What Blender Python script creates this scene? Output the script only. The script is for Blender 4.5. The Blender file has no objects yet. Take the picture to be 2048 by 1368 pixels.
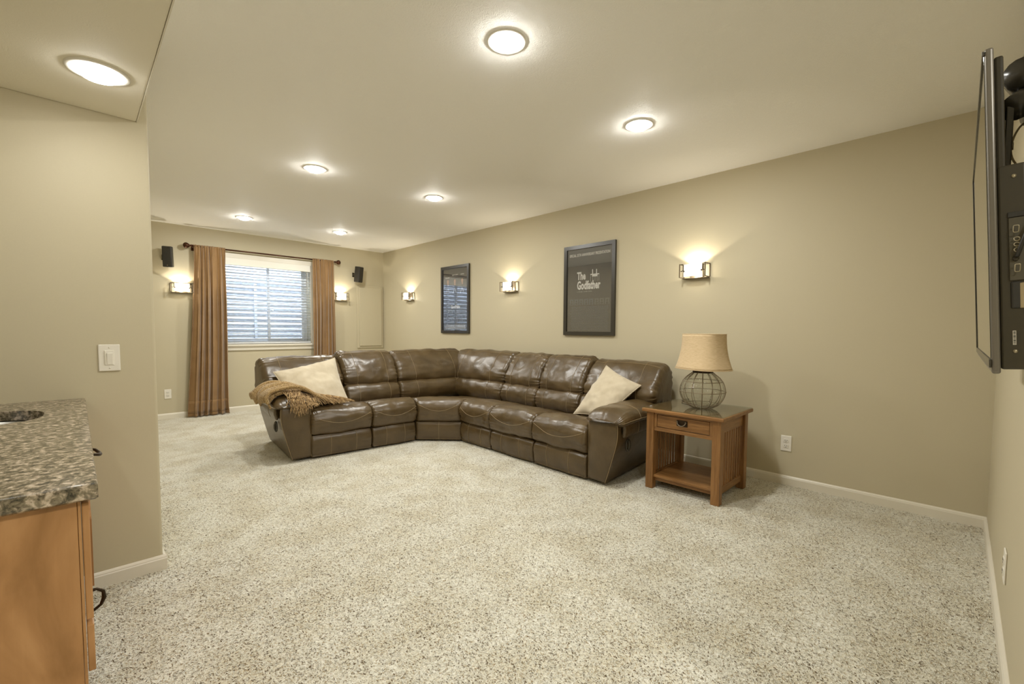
import bpy, bmesh, math, random
import numpy as np
from mathutils import Vector, Matrix, noise

random.seed(7)
SC = bpy.context.scene
C = SC.collection
PI = math.pi

# ------------------------------------------------------------------ camera
CAM_H = 1.1463
def cam_matrix(yaw, pitch, roll):
    cy, sy, cp, sp = math.cos(yaw), math.sin(yaw), math.cos(pitch), math.sin(pitch)
    f = Vector((sy * cp, cy * cp, -sp)); r = Vector((cy, -sy, 0)); u = r.cross(f)
    r2 = math.cos(roll) * r + math.sin(roll) * u
    u2 = -math.sin(roll) * r + math.cos(roll) * u
    m = Matrix((r2, u2, -f)).transposed().to_4x4()
    m.translation = Vector((0, 0, CAM_H))
    return m
cd = bpy.data.cameras.new('camera'); cam = bpy.data.objects.new('camera', cd); C.objects.link(cam)
cd.sensor_width = 36.0; cd.lens = 885.28 * 36 / 2048
cd.shift_x = (1024 - 1038.81) / 2048; cd.shift_y = (706.44 - 684) / 2048
cd.clip_start = 0.02; cd.clip_end = 60
cam.matrix_world = cam_matrix(0.78700, 0.05231, 0.00696)
SC.camera = cam

# ------------------------------------------------------------------ world, exposure
SC.view_settings.view_transform = 'Standard'
SC.view_settings.look = 'None'
SC.view_settings.gamma = 1.0
SC.view_settings.use_curve_mapping = False
SC.view_settings.exposure = 0.28
SC.cycles.use_denoising = True
SC.cycles.max_bounces = 10
SC.cycles.diffuse_bounces = 6
SC.cycles.caustics_reflective = False
SC.cycles.caustics_refractive = False
SC.cycles.sample_clamp_indirect = 6
w = bpy.data.worlds.new('overcast_sky'); SC.world = w; w.use_nodes = True
bg = w.node_tree.nodes['Background']
bg.inputs[0].default_value = (0.70, 0.80, 1.0, 1)
bg.inputs[1].default_value = 16.0

CAN_W = 12.5        # each recessed ceiling lamp (watts of its disk light)
CAN_COL = (1.0, 0.985, 0.925)
SCONCE_W = 3.4
SCONCE_COL = (1.0, 0.89, 0.72)

# room numbers (metres, camera stands over the origin)
D, L, E, Q, P = 3.742, 7.025, -0.151, 0.2615, 2.644
H, SOF = 2.44, 2.06

# ------------------------------------------------------------------ materials
def nt(name):
    m = bpy.data.materials.new(name); m.use_nodes = True
    t = m.node_tree; b = t.nodes['Principled BSDF']
    return m, t, b
def col(c): return (c[0], c[1], c[2], 1.0)
def srgb(r, g, b):
    f = lambda v: (v / 255 / 12.92) if v / 255 <= .04045 else ((v / 255 + .055) / 1.055) ** 2.4
    return (f(r), f(g), f(b))
def N(t, kind, **kw):
    n = t.nodes.new(kind)
    for k, v in kw.items():
        if k in n.inputs: n.inputs[k].default_value = v
        else: setattr(n, k, v)
    return n
def coords(t, scale=(1, 1, 1), rot=(0, 0, 0), kind='Object'):
    tc = t.nodes.new('ShaderNodeTexCoord'); mp = t.nodes.new('ShaderNodeMapping')
    mp.inputs['Scale'].default_value = scale; mp.inputs['Rotation'].default_value = rot
    t.links.new(tc.outputs[kind], mp.inputs['Vector']); return mp.outputs[0]
def ramp(t, fac, stops, interp='LINEAR'):
    r = t.nodes.new('ShaderNodeValToRGB'); r.color_ramp.interpolation = interp
    e = r.color_ramp.elements
    while len(e) < len(stops): e.new(0.5)
    for i, (p, c) in enumerate(stops):
        e[i].position = p; e[i].color = col(c)
    t.links.new(fac, r.inputs[0]); return r.outputs[0]
def bump(t, b, h, strength, dist):
    n = t.nodes.new('ShaderNodeBump'); n.inputs['Strength'].default_value = strength
    n.inputs['Distance'].default_value = dist
    t.links.new(h, n.inputs['Height']); t.links.new(n.outputs[0], b.inputs['Normal']); return n
def plain(name, c, rough=0.5, metal=0.0, spec=0.5, emit=None, es=0, coat=0):
    m, t, b = nt(name)
    b.inputs['Base Color'].default_value = col(c); b.inputs['Roughness'].default_value = rough
    b.inputs['Metallic'].default_value = metal; b.inputs['Specular IOR Level'].default_value = spec
    b.inputs['Coat Weight'].default_value = coat
    if emit: b.inputs['Emission Color'].default_value = col(emit); b.inputs['Emission Strength'].default_value = es
    return m
def noisy(name, c1, c2, scale, rough, bs=0.0, bd=0.001, detail=3, stretch=(1, 1, 1), metal=0, lo=.35, hi=.65, spec=.5):
    m, t, b = nt(name)
    v = coords(t, stretch)
    n = N(t, 'ShaderNodeTexNoise', Scale=scale, Detail=detail); t.links.new(v, n.inputs['Vector'])
    t.links.new(ramp(t, n.outputs[0], [(lo, c1), (hi, c2)]), b.inputs['Base Color'])
    b.inputs['Roughness'].default_value = rough; b.inputs['Metallic'].default_value = metal
    b.inputs['Specular IOR Level'].default_value = spec
    if bs: bump(t, b, n.outputs[0], bs, bd)
    return m

M = {}
WALL = (0.545, 0.490, 0.350)
M['wall'] = noisy('wall_paint', WALL, tuple(v * .985 for v in WALL), 260, 0.55, 0.12, 0.0006, spec=.3)
def ceiling_mat(name, c, k):
    m, t, b = nt(name)
    v = coords(t)
    d = N(t, 'ShaderNodeTexNoise', Scale=9.0, Detail=2.0); t.links.new(v, d.inputs['Vector'])
    ad = t.nodes.new('ShaderNodeMixRGB'); ad.blend_type = 'ADD'; ad.inputs[0].default_value = .16
    t.links.new(v, ad.inputs[1]); t.links.new(d.outputs[1], ad.inputs[2])
    n = N(t, 'ShaderNodeTexNoise', Scale=42.0, Detail=4.0, Roughness=.55, Distortion=2.2); t.links.new(ad.outputs[0], n.inputs['Vector'])
    # ridged: knock-down crow's-foot texture
    s = N(t, 'ShaderNodeMath', operation='SUBTRACT'); s.inputs[1].default_value = .5; t.links.new(n.outputs[0], s.inputs[0])
    a = N(t, 'ShaderNodeMath', operation='ABSOLUTE'); t.links.new(s.outputs[0], a.inputs[0])
    p = N(t, 'ShaderNodeMath', operation='MULTIPLY'); p.inputs[1].default_value = -6; t.links.new(a.outputs[0], p.inputs[0])
    ex = N(t, 'ShaderNodeMath', operation='EXPONENT'); t.links.new(p.outputs[0], ex.inputs[0])
    b.inputs['Base Color'].default_value = col(c); b.inputs['Roughness'].default_value = .7
    b.inputs['Specular IOR Level'].default_value = .25
    bump(t, b, ex.outputs[0], k, 0.004)
    return m
M['ceiling'] = ceiling_mat('ceiling_texture_paint', (0.930, 0.920, 0.885), .34)
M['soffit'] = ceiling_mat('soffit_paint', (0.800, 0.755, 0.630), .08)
M['trim'] = plain('white_trim_paint', (.74, .70, .60), .35)
M['plastic'] = plain('white_plastic', (.80, .77, .69), .35)
M['slot'] = plain('dark_slot', (.03, .028, .022), .6)

def carpet():
    m, t, b = nt('frieze_carpet')
    v = coords(t)
    big = N(t, 'ShaderNodeTexNoise', Scale=4.6, Detail=4.0); t.links.new(v, big.inputs['Vector'])
    mid = N(t, 'ShaderNodeTexNoise', Scale=70.0, Detail=4.0, Distortion=.6); t.links.new(v, mid.inputs['Vector'])
    fin = N(t, 'ShaderNodeTexNoise', Scale=150.0, Detail=2.0, Distortion=1.2); t.links.new(v, fin.inputs['Vector'])
    base = ramp(t, mid.outputs[0], [(.30, (.53, .49, .39)), (.50, (.70, .68, .585)), (.68, (.79, .78, .71))])
    tint = ramp(t, big.outputs[0], [(.38, (.86, .82, .73)), (.60, (1, 1, 1))])
    mx = N(t, 'ShaderNodeMixRGB', blend_type='MULTIPLY'); mx.inputs[0].default_value = .8
    t.links.new(base, mx.inputs[1]); t.links.new(tint, mx.inputs[2])
    sh = N(t, 'ShaderNodeMath', operation='MULTIPLY_ADD'); sh.inputs[1].default_value = -.14; sh.inputs[2].default_value = .07
    t.links.new(big.outputs[0], sh.inputs[0])
    ad = N(t, 'ShaderNodeMath', operation='SUBTRACT'); t.links.new(fin.outputs[0], ad.inputs[0]); t.links.new(sh.outputs[0], ad.inputs[1])
    fl = ramp(t, ad.outputs[0], [(.345, (1, 1, 1)), (.395, (0, 0, 0))])
    m2 = N(t, 'ShaderNodeMixRGB', blend_type='MIX'); t.links.new(fl, m2.inputs[0]); t.links.new(mx.outputs[0], m2.inputs[1])
    m2.inputs[2].default_value = col((.17, .105, .05))
    t.links.new(m2.outputs[0], b.inputs['Base Color'])
    b.inputs['Roughness'].default_value = 1.0; b.inputs['Specular IOR Level'].default_value = .05
    b.inputs['Sheen Weight'].default_value = .25
    bump(t, b, mid.outputs[0], .9, .012)
    return m
M['carpet'] = carpet()

def leather(name='brown_leather'):
    m, t, b = nt(name)
    v = coords(t)
    n = N(t, 'ShaderNodeTexNoise', Scale=7.0, Detail=4.0); t.links.new(v, n.inputs['Vector'])
    t.links.new(ramp(t, n.outputs[0], [(.3, (.064, .040, .014)), (.7, (.102, .066, .027))]), b.inputs['Base Color'])
    g = N(t, 'ShaderNodeTexVoronoi', Scale=260.0); t.links.new(v, g.inputs['Vector'])
    cr = N(t, 'ShaderNodeTexNoise', Scale=9.0, Detail=3.0, Distortion=1.1); t.links.new(v, cr.inputs['Vector'])
    b1 = t.nodes.new('ShaderNodeBump'); b1.inputs['Strength'].default_value = .35; b1.inputs['Distance'].default_value = .009
    t.links.new(cr.outputs[0], b1.inputs['Height'])
    b2 = t.nodes.new('ShaderNodeBump'); b2.inputs['Strength'].default_value = .12; b2.inputs['Distance'].default_value = .0012
    t.links.new(g.outputs[0], b2.inputs['Height']); t.links.new(b1.outputs[0], b2.inputs['Normal'])
    t.links.new(b2.outputs[0], b.inputs['Normal'])
    b.inputs['Roughness'].default_value = .35; b.inputs['Specular IOR Level'].default_value = .60
    b.inputs['Coat Weight'].default_value = .12; b.inputs['Coat Roughness'].default_value = .25
    return m
M['leather'] = leather()
M['thread'] = plain('tan_stitching', (.30, .225, .125), .7)

def wood(name, c1, c2, scale=1.0, axis='Z', rough=.38):
    m, t, b = nt(name)
    st = {'Z': (26, 26, 1.6), 'X': (1.6, 26, 26), 'Y': (26, 1.6, 26)}[axis]
    v = coords(t, tuple(s * scale for s in st))
    n = N(t, 'ShaderNodeTexNoise', Scale=1.6, Detail=6.0, Distortion=.5); t.links.new(v, n.inputs['Vector'])
    f = N(t, 'ShaderNodeTexNoise', Scale=9.0, Detail=3.0); t.links.new(v, f.inputs['Vector'])
    a = ramp(t, n.outputs[0], [(.32, c1), (.66, c2)])
    g = ramp(t, f.outputs[0], [(.36, (.66, .60, .52)), (.54, (1, 1, 1))])
    mx = N(t, 'ShaderNodeMixRGB', blend_type='MULTIPLY'); mx.inputs[0].default_value = .55
    t.links.new(a, mx.inputs[1]); t.links.new(g, mx.inputs[2]); t.links.new(mx.outputs[0], b.inputs['Base Color'])
    b.inputs['Roughness'].default_value = rough
    bump(t, b, f.outputs[0], .12, .0008)
    return m
for ax in 'XYZ':
    M['oak' + ax] = wood('stained_oak_' + ax.lower(), (.200, .092, .026), (.330, .168, .058), 1.0, ax)
def maple():
    m, t, b = nt('stained_maple')
    v = coords(t, (1.2, 1.2, .55))
    n = N(t, 'ShaderNodeTexNoise', Scale=4.6, Detail=5.0, Distortion=2.0); t.links.new(v, n.inputs['Vector'])
    v2 = coords(t, (60, 60, 3))
    f = N(t, 'ShaderNodeTexNoise', Scale=2.0, Detail=3.0); t.links.new(v2, f.inputs['Vector'])
    a = ramp(t, n.outputs[0], [(.30, (.270, .130, .038)), (.52, (.400, .205, .075)), (.70, (.500, .275, .115))])
    g = ramp(t, f.outputs[0], [(.3, (.90, .88, .84)), (.7, (1, 1, 1))])
    mx = N(t, 'ShaderNodeMixRGB', blend_type='MULTIPLY'); mx.inputs[0].default_value = .6
    t.links.new(a, mx.inputs[1]); t.links.new(g, mx.inputs[2]); t.links.new(mx.outputs[0], b.inputs['Base Color'])
    b.inputs['Roughness'].default_value = .4
    return m
M['maple'] = maple()

def granite():
    m, t, b = nt('brown_granite')
    v = coords(t)
    n1 = N(t, 'ShaderNodeTexNoise', Scale=62.0, Detail=5.0, Roughness=.62, Distortion=.5); t.links.new(v, n1.inputs['Vector'])
    n2 = N(t, 'ShaderNodeTexNoise', Scale=85.0, Detail=4.0, Roughness=.6); t.links.new(coords(t, (1, 1, 1), (.4, .9, 1.3)), n2.inputs['Vector'])
    c = ramp(t, n1.outputs[0], [(.36, (.045, .040, .024)), (.43, (.13, .105, .065)), (.52, (.24, .20, .135)), (.58, (.46, .375, .28)), (.66, (.58, .49, .39))])
    k = ramp(t, n2.outputs[0], [(.38, (.22, .20, .15)), (.46, (1, 1, 1))])
    mx = N(t, 'ShaderNodeMixRGB', blend_type='MULTIPLY'); mx.inputs[0].default_value = .85
    t.links.new(c, mx.inputs[1]); t.links.new(k, mx.inputs[2]); t.links.new(mx.outputs[0], b.inputs['Base Color'])
    b.inputs['Roughness'].default_value = .24; b.inputs['Specular IOR Level'].default_value = .8
    return m
M['granite'] = granite()

def fabric(name, c1, c2, scale, rough=.9, sheen=.3, bs=.3, stretch=(1, 1, 1), bd=.001):
    m = noisy(name, c1, c2, scale, rough, bs, bd, 3, stretch, spec=.1)
    m.node_tree.nodes['Principled BSDF'].inputs['Sheen Weight'].default_value = sheen
    return m
M['curtain'] = fabric('copper_curtain_cloth', (.240, .132, .044), (.295, .168, .062), 5, .55, .5, .05)
M['curtain'].node_tree.nodes['Principled BSDF'].inputs['Specular IOR Level'].default_value = .35
M['pillow'] = fabric('cream_cotton', (.525, .455, .335), (.59, .52, .395), 12, .85, .3, .35, bd=.006)
M['burlap'] = fabric('burlap_shade_cloth', (.50, .375, .22), (.61, .475, .30), 1, .9, .1, .35, (40, 40, 520), .0012)
M['knit'] = fabric('chunky_knit', (.20, .12, .045), (.52, .37, .18), 150, .95, .3, 1.0, bd=.006)
M['fringe'] = fabric('yarn_fringe', (.22, .125, .05), (.60, .42, .21), 60, .95, .3, .6, bd=.002)
M['bronze'] = plain('dark_bronze', (.045, .030, .018), .38, .85)
M['rod'] = plain('bronze_rod', (.075, .030, .014), .30, .7)
M['pewter'] = plain('brushed_pewter', (.20, .165, .12), .35, .85)
M['wire'] = plain('rusty_wire', (.24, .185, .115), .5, .3)
M['black'] = plain('black_plastic', (.040, .033, .018), .38)
M['blackgloss'] = plain('black_gloss_plastic', (.05, .045, .035), .22)
M['greyedge'] = plain('grey_bezel', (.17, .155, .13), .3, .3)
M['screen'] = plain('glossy_screen', (.012, .012, .012), .06, 0, .9, coat=1)
M['portgrey'] = plain('port_panel_grey', (.080, .070, .045), .5)
M['gold'] = plain('connector_metal', (.42, .37, .26), .3, .8)
M['sticker'] = plain('paper_sticker', (.62, .58, .50), .6)
M['ink'] = plain('sticker_ink', (.05, .05, .04), .7)
M['cable'] = plain('black_cable', (.022, .020, .015), .45)
M['tancable'] = plain('tan_cable', (.38, .30, .17), .5)
M['frameblack'] = plain('black_picture_frame', (.030, .026, .018), .32, spec=.6)
M['print_black'] = plain('poster_black', (.032, .030, .029), .45)
M['print_dark'] = plain('poster_dark', (.030, .030, .033), .45)
M['print_white'] = plain('poster_white_ink', (.85, .84, .80), .6)
M['print_grey'] = plain('poster_grey_ink', (.20, .195, .185), .6)
M['print_dim'] = plain('poster_dim_ink', (.10, .097, .092), .6)
M['print_flesh'] = plain('poster_flesh_ink', (.50, .27, .18), .6)
M['print_blue'] = plain('poster_blue_grey_ink', (.075, .085, .110), .6)
M['vinyl'] = plain('white_vinyl_window', (.74, .77, .80), .35)
M['slat'] = plain('white_blind_slat', (.80, .82, .83), .35)
M['valance'] = plain('blind_valance_white', (.80, .78, .70), .4)
M['cord'] = plain('blind_cord', (.62, .62, .60), .7)
M['galv'] = noisy('galvanised_steel', (.56, .58, .64), (.84, .85, .88), 22, .45, .15, .002, 4, (1, 1, 3), metal=.15)
M['gravel'] = noisy('gravel', (.18, .18, .19), (.5, .5, .52), 60, .9, 1, .02)
M['twig'] = plain('bare_twig', (.12, .09, .07), .8)
M['sink'] = plain('stainless_sink', (.48, .47, .44), .28, .9)
M['canwhite'] = plain('white_lamp_trim', (.82, .80, .74), .4)
M['lamp_lens'] = plain('frosted_lens', (1, 1, 1), .5, emit=(1.0, .98, .93), es=95.0)
M['soffit_lens'] = plain('dimmed_frosted_lens', (1, 1, 1), .5, emit=(1.0, .98, .93), es=30.0)
M['bulbglass'] = plain('lit_frosted_glass', (1, .95, .85), .3, emit=(1.0, .92, .76), es=1.5)

def clear_glass(name, tint=(1, 1, 1), ior=1.45, rough=0.0, boost=1.0):
    m = bpy.data.materials.new(name); m.use_nodes = True; t = m.node_tree; t.nodes.clear()
    o = t.nodes.new('ShaderNodeOutputMaterial'); mix = t.nodes.new('ShaderNodeMixShader')
    tr = t.nodes.new('ShaderNodeBsdfTransparent'); gl = t.nodes.new('ShaderNodeBsdfGlossy')
    lw = t.nodes.new('ShaderNodeLayerWeight'); lw.inputs[0].default_value = .5
    fr = N(t, 'ShaderNodeMath', operation='POWER'); fr.inputs[1].default_value = 4.5; t.links.new(lw.outputs['Facing'], fr.inputs[0])
    mu = N(t, 'ShaderNodeMath', operation='MULTIPLY_ADD'); mu.inputs[1].default_value = .95; mu.use_clamp = True
    mu.inputs[2].default_value = ((ior - 1) / (ior + 1)) ** 2 * boost
    tr.inputs[0].default_value = col(tint); gl.inputs['Roughness'].default_value = rough
    t.links.new(fr.outputs[0], mu.inputs[0]); t.links.new(mu.outputs[0], mix.inputs[0])
    t.links.new(tr.outputs[0], mix.inputs[1]); t.links.new(gl.outputs[0], mix.inputs[2]); t.links.new(mix.outputs[0], o.inputs[0])
    return m
M['glass'] = clear_glass('picture_glass', (.97, .97, .97), 1.5, 0.0, 3.6)
M['pane'] = clear_glass('window_glass', (.94, .97, .98), 1.45)
M['tableglass'] = clear_glass('table_top_glass', (.90, .94, .91), 1.5, 0.01, 1.6)
M['globe'] = clear_glass('bubbled_lamp_glass', (.93, .94, .91), 1.45, .03, 3.0)
_t = M['globe'].node_tree; _n = N(_t, 'ShaderNodeTexNoise', Scale=48.0, Detail=2.0); _t.links.new(coords(_t), _n.inputs['Vector'])
_b = _t.nodes.new('ShaderNodeBump'); _b.inputs['Strength'].default_value = .8; _b.inputs['Distance'].default_value = .020
_t.links.new(_n.outputs[0], _b.inputs['Height'])
for _q in _t.nodes:
    if _q.type == 'BSDF_GLOSSY': _t.links.new(_b.outputs[0], _q.inputs['Normal'])

# ------------------------------------------------------------------ helpers
def link(name, me, mat=None, parent=None, smooth=False, loc=None):
    o = bpy.data.objects.new(name, me); C.objects.link(o)
    if mat: me.materials.append(mat)
    if smooth:
        for p in me.polygons: p.use_smooth = True
    if parent: o.parent = parent
    if loc: o.location = loc
    return o
def from_bm(name, bm, mat, parent=None, smooth=False):
    bmesh.ops.recalc_face_normals(bm, faces=bm.faces)
    me = bpy.data.meshes.new(name); bm.to_mesh(me); bm.free()
    return link(name, me, mat, parent, smooth)
def empty(name, loc=(0, 0, 0), rz=0, label=None, cat=None, group=None):
    o = bpy.data.objects.new(name, None); C.objects.link(o); o.empty_display_size = .1
    o.location = loc; o.rotation_euler = (0, 0, rz); tag(o, label, cat, group); return o
def tag(o, label=None, cat=None, group=None, kind=None):
    if label: o['label'] = label
    if cat: o['category'] = cat
    if group: o['group'] = group
    if kind: o['kind'] = kind
    return o
def bx(bm, lo, hi, bevel=0, seg=2, mtx=None):
    lo = Vector(lo); hi = Vector(hi)
    r = bmesh.ops.create_cube(bm, size=1)
    vs = r['verts']
    for v in vs:
        v.co = Vector([(lo[i] + hi[i]) / 2 + v.co[i] * (hi[i] - lo[i]) for i in range(3)])
    if bevel:
        es = list({e for v in vs for e in v.link_edges})
        rr = bmesh.ops.bevel(bm, geom=es, offset=bevel, segments=seg, affect='EDGES', profile=.5)
        vs = list({v for f in rr['faces'] for v in f.verts} | {v for v in vs if v.is_valid})
    if mtx:
        for v in vs: v.co = mtx @ v.co
    return vs
def box(name, lo, hi, mat, parent=None, bevel=0, seg=2, mtx=None, smooth=False):
    bm = bmesh.new(); bx(bm, lo, hi, bevel, seg, mtx); return from_bm(name, bm, mat, parent, smooth)
def prism(bm, pts, z0, z1, tf=lambda p: p):
    a = [bm.verts.new(tf((x, y, z0))) for x, y in pts]; b = [bm.verts.new(tf((x, y, z1))) for x, y in pts]
    n = len(pts); bm.faces.new(a[::-1]); bm.faces.new(b)
    for i in range(n): bm.faces.new((a[i], a[(i + 1) % n], b[(i + 1) % n], b[i]))
def tube(bm, pts, r, n=8, caps=True, closed=False):
    pts = [Vector(p) for p in pts]; rings = []
    rr = r if isinstance(r, (list, tuple)) else [r] * len(pts)
    up = None
    for i, p in enumerate(pts):
        if closed: tdir = pts[(i + 1) % len(pts)] - pts[i - 1]
        else: tdir = pts[min(i + 1, len(pts) - 1)] - pts[max(i - 1, 0)]
        if tdir.length < 1e-9: tdir = Vector((0, 0, 1))
        tdir.normalize()
        if up is None:
            up = Vector((0, 0, 1)) if abs(tdir.z) < .9 else Vector((1, 0, 0))
        a = tdir.cross(up)
        if a.length < 1e-5: a = tdir.cross(Vector((0, 1, .3)))
        a.normalize(); b = a.cross(tdir).normalized(); up = b
        rings.append([bm.verts.new(p + rr[i] * (math.cos(2 * PI * k / n) * a + math.sin(2 * PI * k / n) * b)) for k in range(n)])
    m = len(rings)
    for i in range(m if closed else m - 1):
        A, B = rings[i], rings[(i + 1) % m]
        for k in range(n): bm.faces.new((A[k], A[(k + 1) % n], B[(k + 1) % n], B[k]))
    if caps and not closed:
        bm.faces.new(rings[0][::-1]); bm.faces.new(rings[-1])
def tube_obj(name, pts, r, mat, parent=None, n=8, closed=False):
    bm = bmesh.new(); tube(bm, pts, r, n, True, closed); return from_bm(name, bm, mat, parent, True)
def lathe(bm, prof, n=32, axis='Z', o=(0, 0, 0), sx=1, sy=1):
    rings = []
    for r, z in prof:
        ring = []
        for k in range(n):
            a = 2 * PI * k / n
            x, y = r * math.cos(a) * sx, r * math.sin(a) * sy
            if axis == 'Z': p = (o[0] + x, o[1] + y, o[2] + z)
            elif axis == 'Y': p = (o[0] + x, o[1] + z, o[2] + y)
            else: p = (o[0] + z, o[1] + x, o[2] + y)
            ring.append(bm.verts.new(p))
        rings.append(ring)
    for A, B in zip(rings, rings[1:]):
        for k in range(n): bm.faces.new((A[k], A[(k + 1) % n], B[(k + 1) % n], B[k]))
    return rings
def lathe_obj(name, prof, mat, parent=None, n=32, axis='Z', o=(0, 0, 0), cap=True, sx=1, sy=1, smooth=True):
    bm = bmesh.new(); r = lathe(bm, prof, n, axis, o, sx, sy)
    if cap:
        if prof[0][0] > 1e-6: bm.faces.new(r[0])
        if prof[-1][0] > 1e-6: bm.faces.new(r[-1])
    bmesh.ops.remove_doubles(bm, verts=bm.verts, dist=1e-6)
    return from_bm(name, bm, mat, parent, smooth)
def autosmooth(o, deg=35):
    me = o.data
    for p in me.polygons: p.use_smooth = True
    try: me.set_sharp_from_angle(angle=math.radians(deg))
    except Exception: pass
    return o
def catmull(pts, n, closed=True):
    out = []; m = len(pts)
    rng = range(m) if closed else range(m - 1)
    for i in rng:
        g = lambda j: np.array(pts[j % m] if closed else pts[min(max(j, 0), m - 1)], float)
        p0, p1, p2, p3 = g(i - 1), g(i), g(i + 1), g(i + 2)
        for k in range(n):
            t = k / n
            out.append(.5 * ((2 * p1) + (-p0 + p2) * t + (2 * p0 - 5 * p1 + 4 * p2 - p3) * t * t + (-p0 + 3 * p1 - 3 * p2 + p3) * t ** 3))
    if not closed: out.append(np.array(pts[-1], float))
    return out
def grid_mesh(name, P, mat, parent=None, closed_u=False, smooth=True, thickness=0, cap=False):
    """P[i][j] points"""
    nu, nv = len(P), len(P[0]); verts = [tuple(p) for row in P for p in row]; faces = []
    for i in range(nu if closed_u else nu - 1):
        for j in range(nv - 1):
            a = i * nv + j; b = ((i + 1) % nu) * nv + j
            faces.append((a, a + 1, b + 1, b))
    me = bpy.data.meshes.new(name); me.from_pydata(verts, [], faces); me.update()
    o = link(name, me, mat, parent, smooth)
    if thickness:
        md = o.modifiers.new('t', 'SOLIDIFY'); md.thickness = thickness; md.offset = 0
    return o

# ================================================================== THE SETTING
def struct(name, lo, hi, mat): return tag(box(name, lo, hi, mat), kind='structure')
floor = struct('floor', (-1.5, -3.2, -.1), (D + .2, L + .3, 0), M['carpet'])
tag(struct('ceiling', (-1.5, -3.2, H), (D + .2, L + .3, H + .12), M['ceiling']), kind='structure')
struct('wall_right', (D, -3.2, 0), (D + .18, L + .25, H), M['wall'])
# back wall with the window opening
WX0, WX1, WZ0, WZ1 = 1.40, 2.545, .925, 2.092
bm = bmesh.new()
bx(bm, (-1.5, L, 0), (WX0, L + .25, H)); bx(bm, (WX1, L, 0), (D, L + .25, H))
bx(bm, (WX0, L, 0), (WX1, L + .25, WZ0)); bx(bm, (WX0, L, WZ1), (WX1, L + .25, H))
tag(from_bm('wall_back', bm, M['wall']), kind='structure')
# left wall of the far part, ending in the partition that faces the camera
o = box('wall_partition', (-1.5, P, 0), (Q, L, H), M['wall'], bevel=.012, seg=3); tag(autosmooth(o), kind='structure')
struct('wall_left', (-1.5, -3.2, 0), (-1.35, P, H), M['wall'])
struct('wall_television', (1.20, E - .14, 0), (D, E, H), M['wall'])
struct('wall_front', (-1.5, -3.2, 0), (D, -3.05, H), M['wall'])
# lowered soffit over the bar
bm = bmesh.new(); bx(bm, (-1.35, -.3, SOF), (.2225, P, H), .006, 2)
tag(from_bm('ceiling_soffit', bm, M['soffit']), kind='structure')
tag(box('trim_1', (.2225, -.3, SOF - .001), (.2265, P - .0015, SOF + .03), M['trim']), kind='structure')

# carpet pile: short curled yarn ends, denser near the camera
def carpet_pile():
    rg = np.random.RandomState(3)
    n = 900000
    x = rg.uniform(-.02, D, n); y = rg.uniform(E, 6.9, n)
    d = np.sqrt(x * x + y * y)
    keep = rg.uniform(0, 1, n) < np.clip(1.35 - d / 3.6, 0, 1)
    keep &= (x > .0) & ((y > .55) | (x > .8)) & ~((x > 2.85) & (y > 1.95) & (y < 4.9)) & ~((x < Q + .015) & (y > P))
    x, y = x[keep], y[keep]; n = len(x)
    lg = rg.uniform(.004, .0085, n); wd = rg.uniform(.0007, .0013, n); an = rg.uniform(0, 2 * PI, n); cv = rg.uniform(-.9, .9, n)
    zt = rg.uniform(.0015, .0045, n)
    V = np.zeros((n, 6, 3)); 
    for k, f in enumerate((0, .5, 1.0)):
        a2 = an + cv * f; cx = x + np.cos(a2) * lg * f; cy_ = y + np.sin(a2) * lg * f
        z = zt * (1 - (1 - f) ** 2) * (1 - .35 * f) + .0005
        px, py = -np.sin(a2) * wd * (1 - .3 * f), np.cos(a2) * wd * (1 - .3 * f)
        V[:, 2 * k] = np.stack([cx + px, cy_ + py, z], 1); V[:, 2 * k + 1] = np.stack([cx - px, cy_ - py, z + .0008], 1)
    base = (np.arange(n) * 6)[:, None]
    F = np.concatenate([base + np.array([0, 1, 3, 2]), base + np.array([2, 3, 5, 4])], 1).reshape(-1)
    me = bpy.data.meshes.new('carpet_pile'); me.vertices.add(n * 6); me.vertices.foreach_set('co', V.reshape(-1))
    me.loops.add(n * 8); me.loops.foreach_set('vertex_index', F.astype(np.int32))
    me.polygons.add(n * 2); me.polygons.foreach_set('loop_start', np.arange(0, n * 8, 4, dtype=np.int32)); me.polygons.foreach_set('loop_total', np.full(n * 2, 4, dtype=np.int32))
    me.update()
    big = -np.sin(x * 9.1 + 2.2 * np.sin(y * 5.3)) * np.sin(y * 8.7 + 2 * np.sin(x * 4.1)) 
    r = rg.uniform(0, 1, n) + .05 * big
    c = np.where(r[:, None] < .15, np.array([.10, .065, .03]), np.where(r[:, None] < .27, np.array([.40, .32, .20]), np.array([.73, .718, .635])))
    c = c * rg.uniform(.85, 1.12, (n, 1))
    ca = me.color_attributes.new('yarn', 'FLOAT_COLOR', 'POINT')
    ca.data.foreach_set('color', np.repeat(np.concatenate([c, np.ones((n, 1))], 1), 6, 0).reshape(-1).astype(np.float32))
    m, t, b = nt('carpet_yarn'); at_ = t.nodes.new('ShaderNodeVertexColor'); at_.layer_name = 'yarn'
    t.links.new(at_.outputs[0], b.inputs['Base Color']); b.inputs['Roughness'].default_value = 1; b.inputs['Specular IOR Level'].default_value = .05
    o = link('carpet_pile', me, m)
    tag(o, 'short beige carpet pile flecked with brown yarn across the open floor', 'carpet', kind='stuff')
carpet_pile()

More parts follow.
